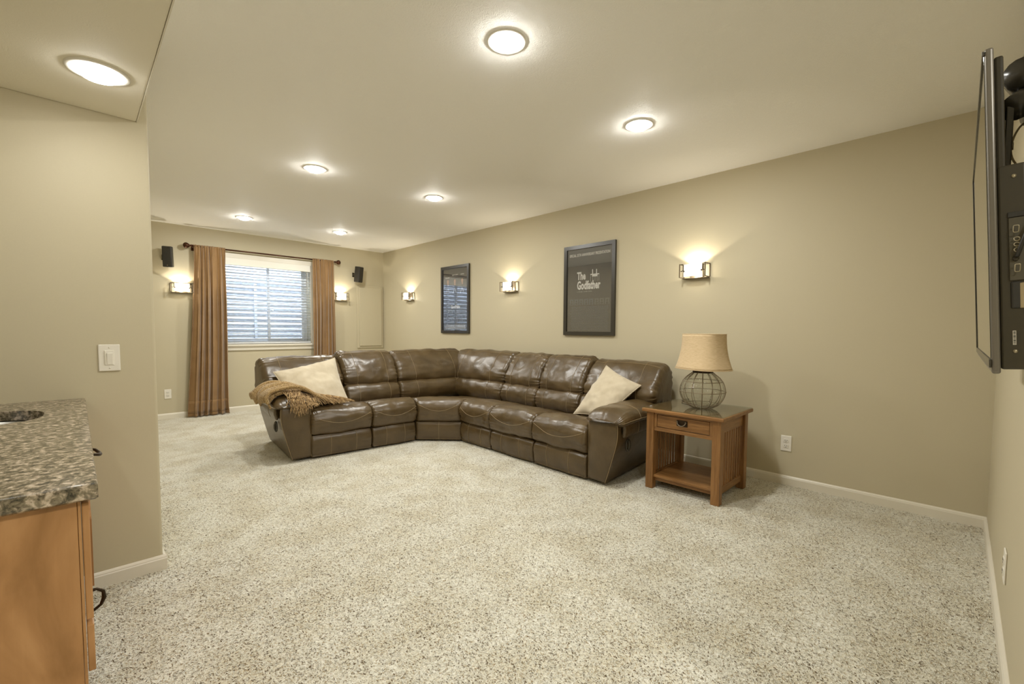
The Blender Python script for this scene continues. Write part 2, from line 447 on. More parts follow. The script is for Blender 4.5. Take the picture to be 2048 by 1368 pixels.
# baseboards: colonial profile
BB = [(0, 0), (.013, 0), (.013, .052), (.0105, .057), (.0105, .0605), (.006, .066), (.002, .0695), (0, .0695)]
def baseboard(name, a, b, nrm):
    a = Vector((a[0], a[1], 0)); b = Vector((b[0], b[1], 0)); n = Vector((nrm[0], nrm[1], 0))
    bm = bmesh.new(); A = [bm.verts.new(a + n * u + Vector((0, 0, z))) for u, z in BB]
    B = [bm.verts.new(b + n * u + Vector((0, 0, z))) for u, z in BB]; k = len(BB)
    bm.faces.new(A); bm.faces.new(B[::-1])
    for i in range(k): bm.faces.new((A[i], B[i], B[(i + 1) % k], A[(i + 1) % k]))
    return tag(from_bm(name, bm, M['trim']), kind='structure')
baseboard('baseboard_right', (D, E), (D, L), (-1, 0))
baseboard('baseboard_back', (Q, L), (D, L), (0, -1))
baseboard('baseboard_television', (1.20, E), (D, E), (0, 1))
baseboard('baseboard_partition', (-.62, P), (Q + .0125, P), (0, -1))
baseboard('baseboard_side', (Q, P), (Q, L), (1, 0))

# ------------------------------------------------------------------ window
win = tag(empty('window_1', ((WX0 + WX1) / 2, L, WZ0)), kind='structure')
WC = Vector(win.location)
def wpart(name, lo, hi, mat, parent=win, bevel=.002):
    par = win if parent is win else parent
    o = box(name, Vector(lo) - WC, Vector(hi) - WC, mat, par, bevel); return o
# casing: head, side, apron and stool
wpart('head_casing', (WX0 - .07, L - .018, WZ1), (WX1 + .07, L, WZ1 + .062), M['trim'])
wpart('side_casing', (WX0 - .07, L - .018, WZ0), (WX0, L, WZ1), M['trim'])
wpart('side_casing', (WX1, L - .018, WZ0), (WX1 + .07, L, WZ1), M['trim'])
wpart('stool', (WX0 - .07, L - .035, WZ0 - .03), (WX1 + .07, L + .20, WZ0), M['trim'], bevel=.005)
wpart('apron', (WX0 - .06, L - .016, WZ0 - .085), (WX1 + .06, L, WZ0 - .03), M['trim'], bevel=.004)
YG = L + .19
def ring(name, x0, x1, z0, z1, y0, y1, t_, mat):
    bm = bmesh.new()
    for lo, hi in (((x0, y0, z0), (x0 + t_, y1, z1)), ((x1 - t_, y0, z0), (x1, y1, z1)),
                   ((x0 + t_, y0, z0), (x1 - t_, y1, z0 + t_)), ((x0 + t_, y0, z1 - t_), (x1 - t_, y1, z1))):
        bx(bm, Vector(lo) - WC, Vector(hi) - WC, .003)
    return from_bm(name, bm, mat, win)
ring('window_frame', WX0, WX1, WZ0, WZ1, YG - .02, YG + .05, .035, M['vinyl'])
XM = 2.02
s1 = ring('sash', WX0 + .035, XM + .02, WZ0 + .035, WZ1 - .035, YG + .02, YG + .045, .035, M['vinyl'])
s2 = ring('sash', XM - .02, WX1 - .035, WZ0 + .035, WZ1 - .035, YG - .01, YG + .018, .035, M['vinyl'])
for s, x0, x1, y in ((s1, WX0 + .07, XM - .015, YG + .032), (s2, XM + .015, WX1 - .07, YG + .004)):
    box('pane', Vector((x0, y, WZ0 + .07)) - WC, Vector((x1, y + .004, WZ1 - .07)) - WC, M['pane'], s)

# galvanised window well outside, with its twigs
ww = empty('window_well', ((WX0 + WX1) / 2, L + .25, .6), label='ribbed galvanised steel window well outside the glass', cat='window well')
O = Vector(ww.location); RX, RY = 1.02, .78
P_ = []
nz, na = 150, 40
for i in range(nz + 1):
    z = .55 + (2.62 - .55) * i / nz
    off = .012 * math.sin(2 * PI * z / .082)
    row = []
    for j in range(na + 1):
        a = PI * j / na
        c_, s_ = math.cos(a), math.sin(a)
        ex = .62
        x = (RX + off) * math.copysign(abs(c_) ** ex, c_); y = (RY + off) * abs(s_) ** ex
        row.append((x, y, z - O.z))
    P_.append(row)
grid_mesh('corrugated_shell', P_, M['galv'], ww, thickness=.003)
box('gravel_bed', (-RX, .0, -.08), (RX, RY, .0), M['gravel'], ww)
for x in (-.33, .08):
    box('ladder_rail', (x - .018, RY - .045, .0), (x + .018, RY - .02, 1.75), M['galv'], ww)
tw = empty('bare_twig', (2.36, L + .5, 2.25), label='thin bare twigs leaning over the top right of the window well', cat='twig')
for k, (dx, dz, r0) in enumerate(((-.12, -.26, .004), (-.20, -.20, .003), (-.04, -.30, .003), (-.17, -.33, .0025))):
    pts = [(0, 0, 0)]
    for i in range(1, 6):
        f = i / 5; pts.append((dx * f + random.uniform(-.008, .008), .1 * f, dz * f + random.uniform(-.01, .01)))
    tube_obj('twig', pts, [r0 * (1 - .7 * i / 5) for i in range(6)], M['twig'], tw, 5)

# ------------------------------------------------------------------ venetian blind
bl = empty('venetian_blind', ((WX0 + WX1) / 2, L - .01, WZ1), label='white horizontal venetian blind with open slats in the far window', cat='blind')
BX0, BX1 = -(WX1 - WX0) / 2 + .006, (WX1 - WX0) / 2 - .006
box('valance', (BX0, -.012, -.095), (BX1, .045, .0), M['valance'], bl, .004)
sl_me = None; NS = 27
zt, zb = -.115, WZ0 - WZ1 + .032
for i in range(NS):
    z = zt + (zb - zt) * i / (NS - 1)
    if sl_me is None:
        bm = bmesh.new(); n = 6; top = []; bot = []
        for x in (BX0, BX1):
            a = []; b = []
            for k in range(n + 1):
                f = k / n - .5; yy = f * .042; zz = .0035 * (1 - 4 * f * f) - .16 * yy
                a.append(bm.verts.new((x, .035 + yy, zz + .0012))); b.append(bm.verts.new((x, .035 + yy, zz - .0012)))
            top.append(a); bot.append(b)
        for k in range(n):
            bm.faces.new((top[0][k], top[1][k], top[1][k + 1], top[0][k + 1])); bm.faces.new((bot[0][k], bot[0][k + 1], bot[1][k + 1], bot[1][k]))
        for e in (0, 1): bm.faces.new(top[e] + bot[e][::-1])
        for k in (0, n): bm.faces.new((top[0][k], bot[0][k], bot[1][k], top[1][k]))
        o = from_bm('slat', bm, M['slat'], bl, True); sl_me = o.data; o.location = (0, 0, z)
    else: link('slat', sl_me, None, bl, loc=(0, 0, z))
box('bottom_rail', (BX0, .014, zb - .026), (BX1, .056, zb - .008), M['slat'], bl, .004)
for x in (BX0 + .13, 0.0, BX1 - .13):
    bm = bmesh.new()
    for y in (.0125, .0575): tube(bm, [(x, y, -.09), (x, y, zb - .01)], .0011, 5)
    from_bm('ladder_cord', bm, M['cord'], bl)
tube_obj('pull_cord', [(BX1 - .05, .006, -.09), (BX1 - .05, .004, -.5), (BX1 - .048, .004, -.86)], .0016, M['cord'], bl, 6)
tube_obj('tilt_wand', [(BX1 - .035, .008, -.09), (BX1 - .03, .006, -.45)], .0035, M['slat'], bl, 6)

# ------------------------------------------------------------------ curtain rod and curtains
RODZ, RODY = 2.182, L - .085
rod = empty('curtain_rod', (1.96, L, RODZ), label='dark bronze curtain rod with round twisted finials above the window', cat='curtain rod')
tube_obj('rod_pole', [(1.075 - 1.96, -.085, 0), (2.885 - 1.96, -.085, 0)], .0105, M['rod'], rod, 12)
for sx in (-1, 1):
    xe = (1.075 - 1.96) if sx < 0 else (2.885 - 1.96)
    f = lathe_obj('finial', [(.0, 0), (.014, .0), (.018, .006), (.012, .012), (.012, .018), (.024, .030), (.034, .046), (.036, .058), (.032, .072), (.020, .084), (.008, .089), (0, .09)], M['rod'], rod, 20, 'X')
    f.location = (xe, -.085, 0); f.scale = (sx, 1, 1)
    xb = xe - sx * .02
    bm = bmesh.new(); tube(bm, [(xb, -.085, -.004), (xb, -.03, -.012), (xb, 0, -.012)], .007, 8); bx(bm, (xb - .016, -.006, -.05), (xb + .016, 0, .03), .002)
    from_bm('rod_bracket', bm, M['rod'], rod)
def curtain(name, x0t, x1t, x0b, x1b, nf, seed, label, flare):
    r = random.Random(seed); root_x = (x0t + x1t) / 2
    c0 = empty(name, (root_x, RODY, 0.0), label=label, cat='curtain', group=None)
    nu, nv = nf * 18, 60; PP = []
    ph = [r.uniform(-.6, .6) for _ in range(nf + 1)]; am = [r.uniform(.65, 1.25) for _ in range(nf + 1)]
    for j in range(nv + 1):
        f = j / nv; z = 2.200 - f * 2.188
        row = []
        for i in range(nu + 1):
            u = i / nu
            k = nf * (u + .035 * math.sin(2 * PI * u * 1.5 + seed) + .018 * math.sin(2 * PI * u * 3.7 + 2 * seed + 1.5 * f)); k = min(max(k, 0), nf); ki = min(int(k), nf - 1); kf = k - ki
            a = am[ki] * (1 - kf) + am[ki + 1] * kf; p = ph[ki] * (1 - kf) + ph[ki + 1] * kf
            head = max(0, 1 - abs(f - .0) / .045)
            amp = (.010 + .024 * min(1, f * 3)) * a
            if f < .03: amp *= .35 + f * 20
            xs = x0t + (x1t - x0t) * u; xe = x0b + (x1b - x0b) * u
            fl = f ** flare
            x = xs * (1 - fl) + xe * fl
            wv = 2 * PI * k + p * (.4 + f)
            x += .011 * math.sin(2 * wv + .7) * min(1, f * 4) + .008 * math.sin(3.1 * f + 5 * u + seed)
            y = -.012 + amp * math.sin(wv) + .006 * math.sin(9 * f + 7 * u)
            # pinch pleats under the rod pocket
            if f < .12: y += .008 * (1 - f / .12) * math.sin(4 * PI * k * 1.0)
            if f > .965: y -= .016 * (f - .965) / .035 * (1 + math.sin(wv * 1.3))
            row.append((x - root_x, y - .004, z))
        PP.append(row)
    grid_mesh('curtain_panel', PP, M['curtain'], c0, thickness=.003)
    hem = []
    for j in range(5):
        row = []
        for i in range(nu + 1):
            q = PP[nv - 1 - int(j * 1.0)][i]; row.append((q[0], q[1] - .005, q[2] + .0 + .003 * j))
        hem.append(row)
    grid_mesh('hem', hem, M['curtain'], c0, thickness=.002)
    return c0
curtain('curtain', 1.095, 1.425, .968, 1.430, 6, 3, 'long copper brown curtain left of the window, pooling on the carpet', 1.6)
curtain('curtain', 2.555, 2.865, 2.515, 2.880, 6, 11, 'copper brown curtain right of the window, hidden below by the sofa', 1.0)

# ------------------------------------------------------------------ ceiling lamps
def can_light(x, y, z, label, watt=CAN_W, tilt=0):
    root = empty('recessed_light', (x, y, z), label=label, cat='ceiling light', group='recessed ceiling lights')
    bm = bmesh.new()
    R_ = lathe(bm, [(.088, -.0005), (.0885, -.004), (.084, -.0065), (.074, -.006), (.064, -.0045), (.058, -.003), (.0545, -.0015)], 40)
    from_bm('trim_ring', bm, M['canwhite'], root, True)
    lathe_obj('lens', [(.0545, -.003), (.0535, -.015), (.045, -.024), (.025, -.0295), (0.0, -.031)], M['lamp_lens'] if z > 2.2 and y > 0 else M['soffit_lens'], root, 36)
    ld = bpy.data.lights.new('can_lamp', 'AREA'); ld.shape = 'DISK'; ld.size = .12; ld.energy = watt; ld.color = CAN_COL
    lo = bpy.data.objects.new('can_lamp', ld); C.objects.link(lo); lo.parent = root; lo.location = (0, 0, -.033)
    return root
for x, y, lb in ((1.41, 1.50, 'round recessed ceiling light nearest the camera, over the open carpet'),
                 (2.545, 1.49, 'round recessed ceiling light in front of the nearest wall sconce'),
                 (1.412, 3.757, 'round recessed ceiling light above the left end of the sofa, second in the left row'),
                 (2.531, 3.722, 'round recessed ceiling light above the sofa corner, second in the right row'),
                 (1.44, 6.00, 'round recessed ceiling light in front of the left curtain, farthest in the left row'),
                 (2.547, 5.95, 'round recessed ceiling light in front of the right curtain, farthest in the right row')):
    can_light(x, y, H, lb)
can_light(.088, 2.228, SOF, 'round recessed light in the lowered soffit above the bar counter', CAN_W * .10)
can_light(-.77, 1.75, SOF, 'recessed light in the soffit behind the sink, out of the picture', CAN_W * .14)
can_light(.80, -1.2, H, 'added fill light behind the camera, out of the picture', CAN_W * 2.3)  # unseen lamp added as fill for the near part of the room
can_light(-.50, -1.0, H, 'added fill light behind and left of the camera, out of the picture', CAN_W * 1.5)  # second unseen lamp, added to brighten the partition and cabinet

# ------------------------------------------------------------------ sconces
def sconce(px, py, rz, z, label):
    """local: x along wall, -y out of the wall"""
    root = empty('wall_sconce', (px, py, z), rz, label, 'wall light', 'frosted glass wall sconces')
    box('backplate', (-.055, -.012, -.058), (.055, 0, .058), M['pewter'], root, .003)
    bm = bmesh.new()
    W2, H2 = .108, .052
    for x in (-W2, W2):     # open rectangular end frames
        for lo, hi in (((x - .004, -.105, -H2), (x + .004, -.097, H2)), ((x - .004, -.105, -H2 - .006), (x + .004, -.004, -H2)),
                       ((x - .004, -.105, H2), (x + .004, -.004, H2 + .006)), ((x - .004, -.010, -H2), (x + .004, -.002, H2))):
            bx(bm, lo, hi, .001, 1)
    bx(bm, (-W2, -.050, -H2 - .012), (W2, -.004, -H2 - .006), .001, 1)
    bx(bm, (-W2, -.006, H2), (W2, -.002, H2 + .006), .001, 1)
    from_bm('metal_frame', bm, M['pewter'], root)
    for x in (-1, 1):
        bm = bmesh.new()
        tube(bm, [(x * .082, -.090, H2 - .004), (x * .082, -.090, .006), (x * .090, -.090, -.002), (x * .104, -.090, -.002)], .0035, 6)
        tube(bm, [(x * .082, -.090, H2 + .002), (x * .106, -.090, H2 + .002)], .003, 6)
        tube(bm, [(x * .074, -.094, -.004), (x * .074, -.082, -.004)], .007, 8)
        from_bm('glass_clip', bm, M['bronze'], root)
    PP = []
    for k in range(17):
        a = -1 + 2 * k / 16; x = a * .076; y = -.086 - .018 * (1 - a * a)
        PP.append([(x, y, -.050), (x, y, -.02), (x, y, .02), (x, y, .050)])
    grid_mesh('glass_shade', PP, M['bulbglass'], root, thickness=.004)
    lathe_obj('bulb', [(0, -.02), (.010, -.018), (.013, 0), (.010, .018), (0, .02)], M['bulbglass'], root, 12, 'Z', (0, -.05, .0))
    ld = bpy.data.lights.new('sconce_up', 'SPOT'); ld.energy = SCONCE_W * 1.5; ld.color = SCONCE_COL
    ld.spot_size = math.radians(126); ld.spot_blend = .16; ld.shadow_soft_size = .012
    lo = bpy.data.objects.new('sconce_up', ld); C.objects.link(lo); lo.parent = root
    lo.location = (0, -.052, .030); lo.rotation_euler = (PI, 0, 0)
    ld = bpy.data.lights.new('sconce_bulb', 'POINT'); ld.energy = SCONCE_W * .24; ld.color = SCONCE_COL; ld.shadow_soft_size = .012
    lo = bpy.data.objects.new('sconce_bulb', ld); C.objects.link(lo); lo.parent = root; lo.location = (0, -.055, -.028)
    return root
# rotation so that local -y points into the room
sconce(D, 6.145, -PI / 2, 1.660, 'lit glass wall sconce left of the blue-reflecting poster')
sconce(D, 3.860, -PI / 2, 1.665, 'lit glass wall sconce between the two framed posters')
sconce(D, 1.608, -PI / 2, 1.655, 'lit glass wall sconce right of the posters, above the table lamp')
sconce(.965, L, 0, 1.650, 'lit glass wall sconce left of the long curtain, under the left speaker')
sconce(2.985, L, 0, 1.655, 'lit glass wall sconce between the right curtain and the wall panel')

# ------------------------------------------------------------------ speakers
def speaker(x, z, yaw, label, bx_):
    root = empty('wall_speaker', (x, L, z), 0, label, 'speaker', 'small black wall speakers')
    m = Matrix.Translation((bx_, -.115, 0)) @ Matrix.Rotation(yaw, 4, 'Z') @ Matrix.Rotation(math.radians(7), 4, 'X')
    box('cabinet', (-.048, -.045, -.125), (.048, .05, .125), M['cable'], root, .010, 3, m)
    box('grille', (-.043, -.053, -.120), (.043, -.044, .120), M['cable'], root, .006, 3, m)
    lathe_obj('badge', [(0, 0), (.006, 0), (.006, .002), (0, .002)], M['pewter'], root, 12, 'Y').matrix_local = m @ Matrix.Translation((0, -.056, -.102))
    bm = bmesh.new(); tube(bm, [(0, -.004, 0), (0, -.035, 0), (bx_ * .8, -.075, 0)], .009, 8); bx(bm, (-.018, -.008, -.035), (.018, 0, .035), .003)
    from_bm('bracket', bm, M['black'], root)
    return root
speaker(.800, 2.012, math.radians(-18), 'small black tilted speaker high on the far wall, left of the curtain rod', .03)
speaker(3.215, 2.020, math.radians(24), 'small black tilted speaker high on the far wall, above the wall panel', .04)

# ------------------------------------------------------------------ access panel
ap = empty('access_panel', (3.495, L, 1.345), label='tan painted access panel with raised frame on the far wall beside the corner', cat='panel')
bm = bmesh.new()
W2, H2, fw = .228, .512, .046
for lo, hi in (((-W2, -.018, -H2), (-W2 + fw, 0, H2)), ((W2 - fw, -.018, -H2), (W2, 0, H2)), ((-W2 + fw, -.018, -H2), (W2 - fw, 0, -H2 + fw)), ((-W2 + fw, -.018, H2 - fw), (W2 - fw, 0, H2))):
    bx(bm, lo, hi, .004)
from_bm('panel_frame', bm, M['wall'], ap)
box('panel_door', (-W2 + fw - .012, -.034, -H2 + fw - .012), (W2 - fw + .012, -.0175, H2 - fw + .012), M['wall'], ap, .004)

# ------------------------------------------------------------------ outlets and switch
def wallplate(kind, loc, rz, label, cat, group=None):
    root = empty(kind, loc, rz, label, cat, group)
    box('cover_plate', (-.0355, -.006, -.0585), (.0355, 0, .0585), M['plastic'], root, .0035, 3)
    if kind == 'wall_outlet':
        for s in (-1, 1):
            o = box('receptacle', (-.017, -.0085, s * .020 - .0135), (.017, -.004, s * .020 + .0135), M['plastic'], root, .004, 3)
            bm = bmesh.new()
            for x in (-.0065, .0065): bx(bm, (x - .0013, -.0092, s * .020 - .001), (x + .0013, -.0082, s * .020 + .008))
            lathe(bm, [(0, -.0092), (.0026, -.0092), (.0026, -.0082)], 8, 'Y', (0, 0, s * .020 - .007))
            from_bm('socket_slots', bm, M['slot'], o)
        lathe_obj('screw', [(0, -.0078), (.003, -.0078), (.003, -.005)], M['plastic'], root, 10, 'Y')
    elif kind == 'light_switch':
        box('dimmer_bezel', (-.0165, -.0075, -.0335), (.0165, -.004, .0335), M['plastic'], root, .002)
        box('slider', (-.0150, -.0105, -.030), (-.0115, -.0060, .030), M['trim'], root, .001)
        o = box('paddle', (-.0085, -.011, -.029), (.0115, -.0065, .022), M['plastic'], root, .0015, mtx=Matrix.Rotation(math.radians(4), 4, 'X'))
        for z in (-.045, .045): lathe_obj('screw', [(0, -.0072), (.0028, -.0072), (.0028, -.005)], M['trim'], root, 10, 'Y', (0, 0, z))
    return root
wallplate('wall_outlet', (D, .896, .312), -PI / 2, 'white power outlet low on the long wall right of the side table', 'outlet')
wallplate('wall_outlet', (.797, L, .313), 0, 'white power outlet low on the far wall left of the long curtain', 'outlet')
wallplate('light_switch', (.1025, P, 1.0125), 0, 'white dimmer light switch on the partition above the counter', 'switch')
wallplate('wall_outlet', (2.37, E, .298), PI, 'white outlet low on the television wall seen edge-on', 'outlet')

# ------------------------------------------------------------------ posters
def text_bm(s, size, xs=1.0, bold=0.0, align='CENTER', ext=.0006, italic=0):
    cu = bpy.data.curves.new('lettering', 'FONT'); cu.body = s; cu.size = size; cu.align_x = align
    cu.extrude = ext; cu.offset = bold; cu.resolution_u = 2; cu.shear = italic
    ob = bpy.data.objects.new('lettering', cu); C.objects.link(ob)
    dg = bpy.context.evaluated_depsgraph_get(); me = bpy.data.meshes.new_from_object(ob.evaluated_get(dg))
    bpy.data.objects.remove(ob); bpy.data.curves.remove(cu)
    for v in me.vertices: v.co.x *= xs
    return me
def put_text(parent, name, s, x, z, size, xs, mat, bold=0, align='CENTER', y=-.0006):
    me = text_bm(s, size, xs, bold, align); me.materials.clear()
    o = link(name, me, mat, parent); o.rotation_euler = (PI / 2, 0, 0); o.location = (x, y, z); return o
def poster(y, label, kind):
    root = empty('framed_poster', (D, y, 1.562), -PI / 2, label, 'framed poster', 'framed posters')
    W2, H2, fw = .318, .466, .038
    bm = bmesh.new()
    for sgn in (-1, 1):
        a, b = sgn * W2, sgn * (W2 - fw)
        prism(bm, [(a, -H2), (a, H2), (b, H2 - fw), (b, -H2 + fw)], -.026, 0, lambda p: (p[0], p[2], p[1]))
        a, b = sgn * H2, sgn * (H2 - fw)
        prism(bm, [(-W2, a), (W2, a), (W2 - fw, b), (-W2 + fw, b)], -.026, 0, lambda p: (p[0], p[2], p[1]))
    bmesh.ops.remove_doubles(bm, verts=bm.verts, dist=1e-5)
    from_bm('frame', bm, M['frameblack'], root)
    box('inner_lip', (-W2 + fw - .004, -.0195, -H2 + fw - .004), (-W2 + fw + .003, -.012, H2 - fw + .004), M['frameblack'], root)
    sheet = box('print_sheet', (-W2 + fw - .002, -.011, -H2 + fw - .002), (W2 - fw + .002, -.009, H2 - fw + .002), M['print_black'] if kind else M['print_dark'], root)
    box('glass_pane', (-W2 + fw - .002, -.0165, -H2 + fw - .002), (W2 - fw + .002, -.0145, H2 - fw + .002), M['glass'], root)
    yy = -.0114
    def T(s, x, z, size, xs, mat='print_white', bold=0, align='CENTER'):
        return put_text(sheet, 'lettering', s, x, z, size, xs, M[mat], bold, align, yy)
    r = random.Random(5)
    def fine(z0, z1, step, w, mat, name='small_print'):
        bm = bmesh.new(); z = z0
        while z > z1:
            x = -w + r.uniform(0, .03)
            while x < w - .01:
                l = r.uniform(.008, .03); bx(bm, (x, yy - .0004, z), (min(x + l, w), yy, z + step * .42)); x += l + .006
            z -= step
        o = from_bm(name, bm, M[mat], sheet); o['kind'] = 'stuff'; return o
    if kind:
        T('SPECIAL 25TH ANNIVERSARY PRESENTATION', 0, .352, .040, .62, bold=.0006)
        T('The', -.150, .112, .110, .62, bold=.0035, align='LEFT')
        T('Godfather', -.150, .012, .118, .585, bold=.0040, align='LEFT')
        # plain stand-in mark above the title: a bar with hanging lines
        bm = bmesh.new()
        bx(bm, (.018, yy - .0005, .150), (.125, yy, .160)); bx(bm, (.040, yy - .0005, .160), (.050, yy, .205)); bx(bm, (.088, yy - .0005, .160), (.098, yy, .205))
        bx(bm, (.040, yy - .0005, .132), (.105, yy, .150))
        for x in (.020, .048, .075, .100, .122): bx(bm, (x, yy - .0005, .085), (x + .0018, yy, .150))
        from_bm('emblem', bm, M['print_white'], sheet)
        bm = bmesh.new()
        for k in range(9): bx(bm, (-.150 + k * .021, yy - .0004, -.020), (-.150 + k * .021 + .009 + .006 * (k % 3), yy, -.009 + .002 * (k % 2)))
        o = from_bm('tagline_print', bm, M['print_grey'], sheet); o['kind'] = 'stuff'
        for k in range(8):
            x = -.245 + k * .063
            if k >= 5: x += .004
            o = box('portrait_tile', (x, yy - .0003, -.150), (x + .050, yy, -.090), M['print_dim'] if k > 4 else M['print_blue'], sheet)
            bm = bmesh.new(); lathe(bm, [(0, yy - .0006), (.011, yy - .0006), (.011, yy)], 12, 'Y', (x + .026, 0, -.112)); bx(bm, (x + .012, yy - .0006, -.148), (x + .040, yy, -.126))
            from_bm('portrait_figure', bm, M['print_black'] if k > 4 else M['print_dark'], sheet)
        fine(-.175, -.415, .0125, .24, 'print_blue')
    else:
        T('RAY LIOTTA', -.175, .298, .024, .7); T('ROBERT DE NIRO', 0, .330, .024, .7); T('JOE PESCI', .165, .330, .024, .7)
        for x in (-.165, -.005, .160):
            bm = bmesh.new()
            for q in range(1):
                rg = lathe(bm, [(0, yy - .0006), (.021, yy - .0006), (.023, yy)], 18, 'Y', (x, 0, .250), 1, 1.35)
            bx(bm, (x - .010, yy - .0006, .200), (x + .014, yy, .226))
            from_bm('face_shape', bm, M['print_flesh'], sheet)
        bm = bmesh.new()
        for x in (-.165, -.005, .160):
            prism(bm, [(x - .042, .085), (x - .012, .160), (x - .005, .160), (x - .034, .085)], yy - .0006, yy, lambda p: (p[0], p[2], p[1]))
            prism(bm, [(x + .022, .100), (x + .004, .158), (x + .011, .158), (x + .030, .100)], yy - .0006, yy, lambda p: (p[0], p[2], p[1]))
        from_bm('shirt_shape', bm, M['print_white'], sheet)
        T('GoodFellas', .01, -.120, .062, .72, bold=.002)
        bm = bmesh.new()
        for k in range(90):
            x = r.uniform(-.24, .24); z = r.uniform(-.33, -.15); s = r.uniform(.004, .014)
            bx(bm, (x, yy - .0004, z), (x + s, yy, z + s * r.uniform(.5, 2.5)))
        o = from_bm('street_scene_print', bm, M['print_grey'], sheet); o['kind'] = 'stuff'
        fine(-.355, -.415, .013, .24, 'print_white')
    return root
poster(4.985, 'black framed poster reflecting the blue window in its glass', 0)
poster(2.722, 'large black framed poster with white title lettering above the sofa', 1)

# ================================================================== SOFA
sofa = empty('sectional_sofa', (3.2, 4.4, 0), label='dark brown leather L-shaped reclining sectional sofa with tan stitching', cat='sofa')
S0 = Vector(sofa.location)
def mapR(a, d, z):   # right leg along the long wall; a = y
    xb = min(3.668 + .03 * (a - 1.8), 3.715)
    return Vector((xb - d, a, z)) - S0
def mapL(a, d, z):   # left leg across the room; a = x
    return Vector((a, 4.945 - .075 * max(0, a - 1.4) - d, z)) - S0
def loft(name, prof, mapf, a0, a1, r=.035, nseg=4, pucker=.006, wr=.006, seed=0, mat='leather', bulge=.0, seams=(), parent=sofa, a0b=None, a1b=None, npr=9, sag=0, dref=1.0):
    """cushion: closed (d,z) profile carried from a0 to a1 with rounded, gathered ends"""
    pr = catmull(prof, npr); n = len(pr); pr = np.array(pr)
    cen = pr.mean(0)
    nxt = np.roll(pr, -1, 0) - np.roll(pr, 1, 0); nrm = np.stack([nxt[:, 1], -nxt[:, 0]], 1); nrm /= np.linalg.norm(nrm, axis=1)[:, None] + 1e-9
    if np.sum((pr - cen) * nrm) < 0: nrm = -nrm
    Lc = abs(a1 - a0)
    s = [0, .1, .3, .55, .8, 1.0]; ends = [q * r for q in s]
    mid = [r + (Lc - 2 * r) * i / 22 for i in range(1, 22)]
    ss = ends + mid + [Lc - q for q in ends[::-1]]
    rows = []; rnd = random.Random(seed); ph = rnd.uniform(0, 6)
    def pt(si, k, extra=0.0):
        e = min(si, Lc - si); inset = 0
        if e < r: inset = r * (1 - math.sqrt(max(0, 1 - (1 - e / r) ** 2)))
        u = si / Lc
        base = pr[k] - nrm[k] * inset
        base = base + nrm[k] * (bulge * (1 - (2 * u - 1) ** 2))
        if pucker:
            dec = math.exp(-e / .045)
            base = base + nrm[k] * pucker * dec * math.sin(k * 2 * PI / 5.3 + ph + 3 * math.sin(k * .37 + seed))
        sg = (a1 - a0) / Lc
        d, z = base + nrm[k] * extra
        A0 = a0 if a0b is None else a0 + (a0b - a0) * min(1, max(0, (dref - d) / .6))
        A1 = a1 if a1b is None else a1 + (a1b - a1) * min(1, max(0, (dref - d) / .6))
        a = A0 + (A1 - A0) * u
        if sag: z += sag * (1 - (2 * u - 1) ** 2)
        p = mapf(a, d, z)
        if wr:
            q = (p + S0) * 5.5 + Vector((seed * 3.1, 0, 0))
            nz = noise.fractal(q, 1.0, 2.0, 3) * wr
            q2 = (p + S0) * 17 + Vector((0, seed, 0)); nz += noise.noise(q2) * wr * .35
            p2 = mapf(a, d + nrm[k][0] * nz, z + nrm[k][1] * nz); p = p2
        return p
    for si in ss: rows.append([pt(si, k) for k in range(n)])
    verts = [tuple(p) for row in rows for p in row]; faces = []
    for i in range(len(rows) - 1):
        for k in range(n): faces.append((i * n + k, i * n + (k + 1) % n, (i + 1) * n + (k + 1) % n, (i + 1) * n + k))
    faces.append(tuple(range(n))); faces.append(tuple((len(rows) - 1) * n + k for k in range(n))[::-1])
    me = bpy.data.meshes.new(name); me.from_pydata(verts, [], faces); me.update()
    bm = bmesh.new(); bm.from_mesh(me); bmesh.ops.recalc_face_normals(bm, faces=bm.faces); bm.to_mesh(me); bm.free()
    o = link(name, me, M[mat], parent, True)
    for sm in seams:      # sm = list of (u, k) or ('v', u, k0, k1) or ('arc', k_end, k_mid)
        pts = []
        if sm[0] == 'v':
            k0, k1 = sm[2], sm[3]
            for k in range(k0, k1 + 1): pts.append(pt(sm[1] * Lc, k % n, .0012))
        else:
            for i in range(25):
                u = .012 + .976 * i / 24; f = 1 - (2 * u - 1) ** 2
                kk = sm[1] + (sm[2] - sm[1]) * f; k_ = int(math.floor(kk)); fr = kk - k_
                pts.append(pt(u * Lc, k_ % n, .0012).lerp(pt(u * Lc, (k_ + 1) % n, .0012), fr))
        tube_obj('seam', pts, .0017, M['thread'], o, 5)
    return o
SEAT = [(.30, .25), (.32, .345), (.50, .370), (.70, .415), (.85, .438), (.945, .415), (.992, .355), (.990, .275), (.955, .212), (.80, .195), (.50, .195)]
FOOT = [(.60, .025), (.60, .185), (.90, .205), (.958, .188), (.972, .120), (.958, .035), (.92, .018)]
LUMB = [(.16, .34), (.15, .52), (.28, .565), (.395, .550), (.445, .480), (.440, .395), (.39, .335), (.27, .320)]
UPPR = [(.045, .54), (.030, .74), (.075, .860), (.160, .885), (.245, .850), (.335, .735), (.385, .635), (.375, .560), (.30, .525), (.16, .52)]
NP = 9
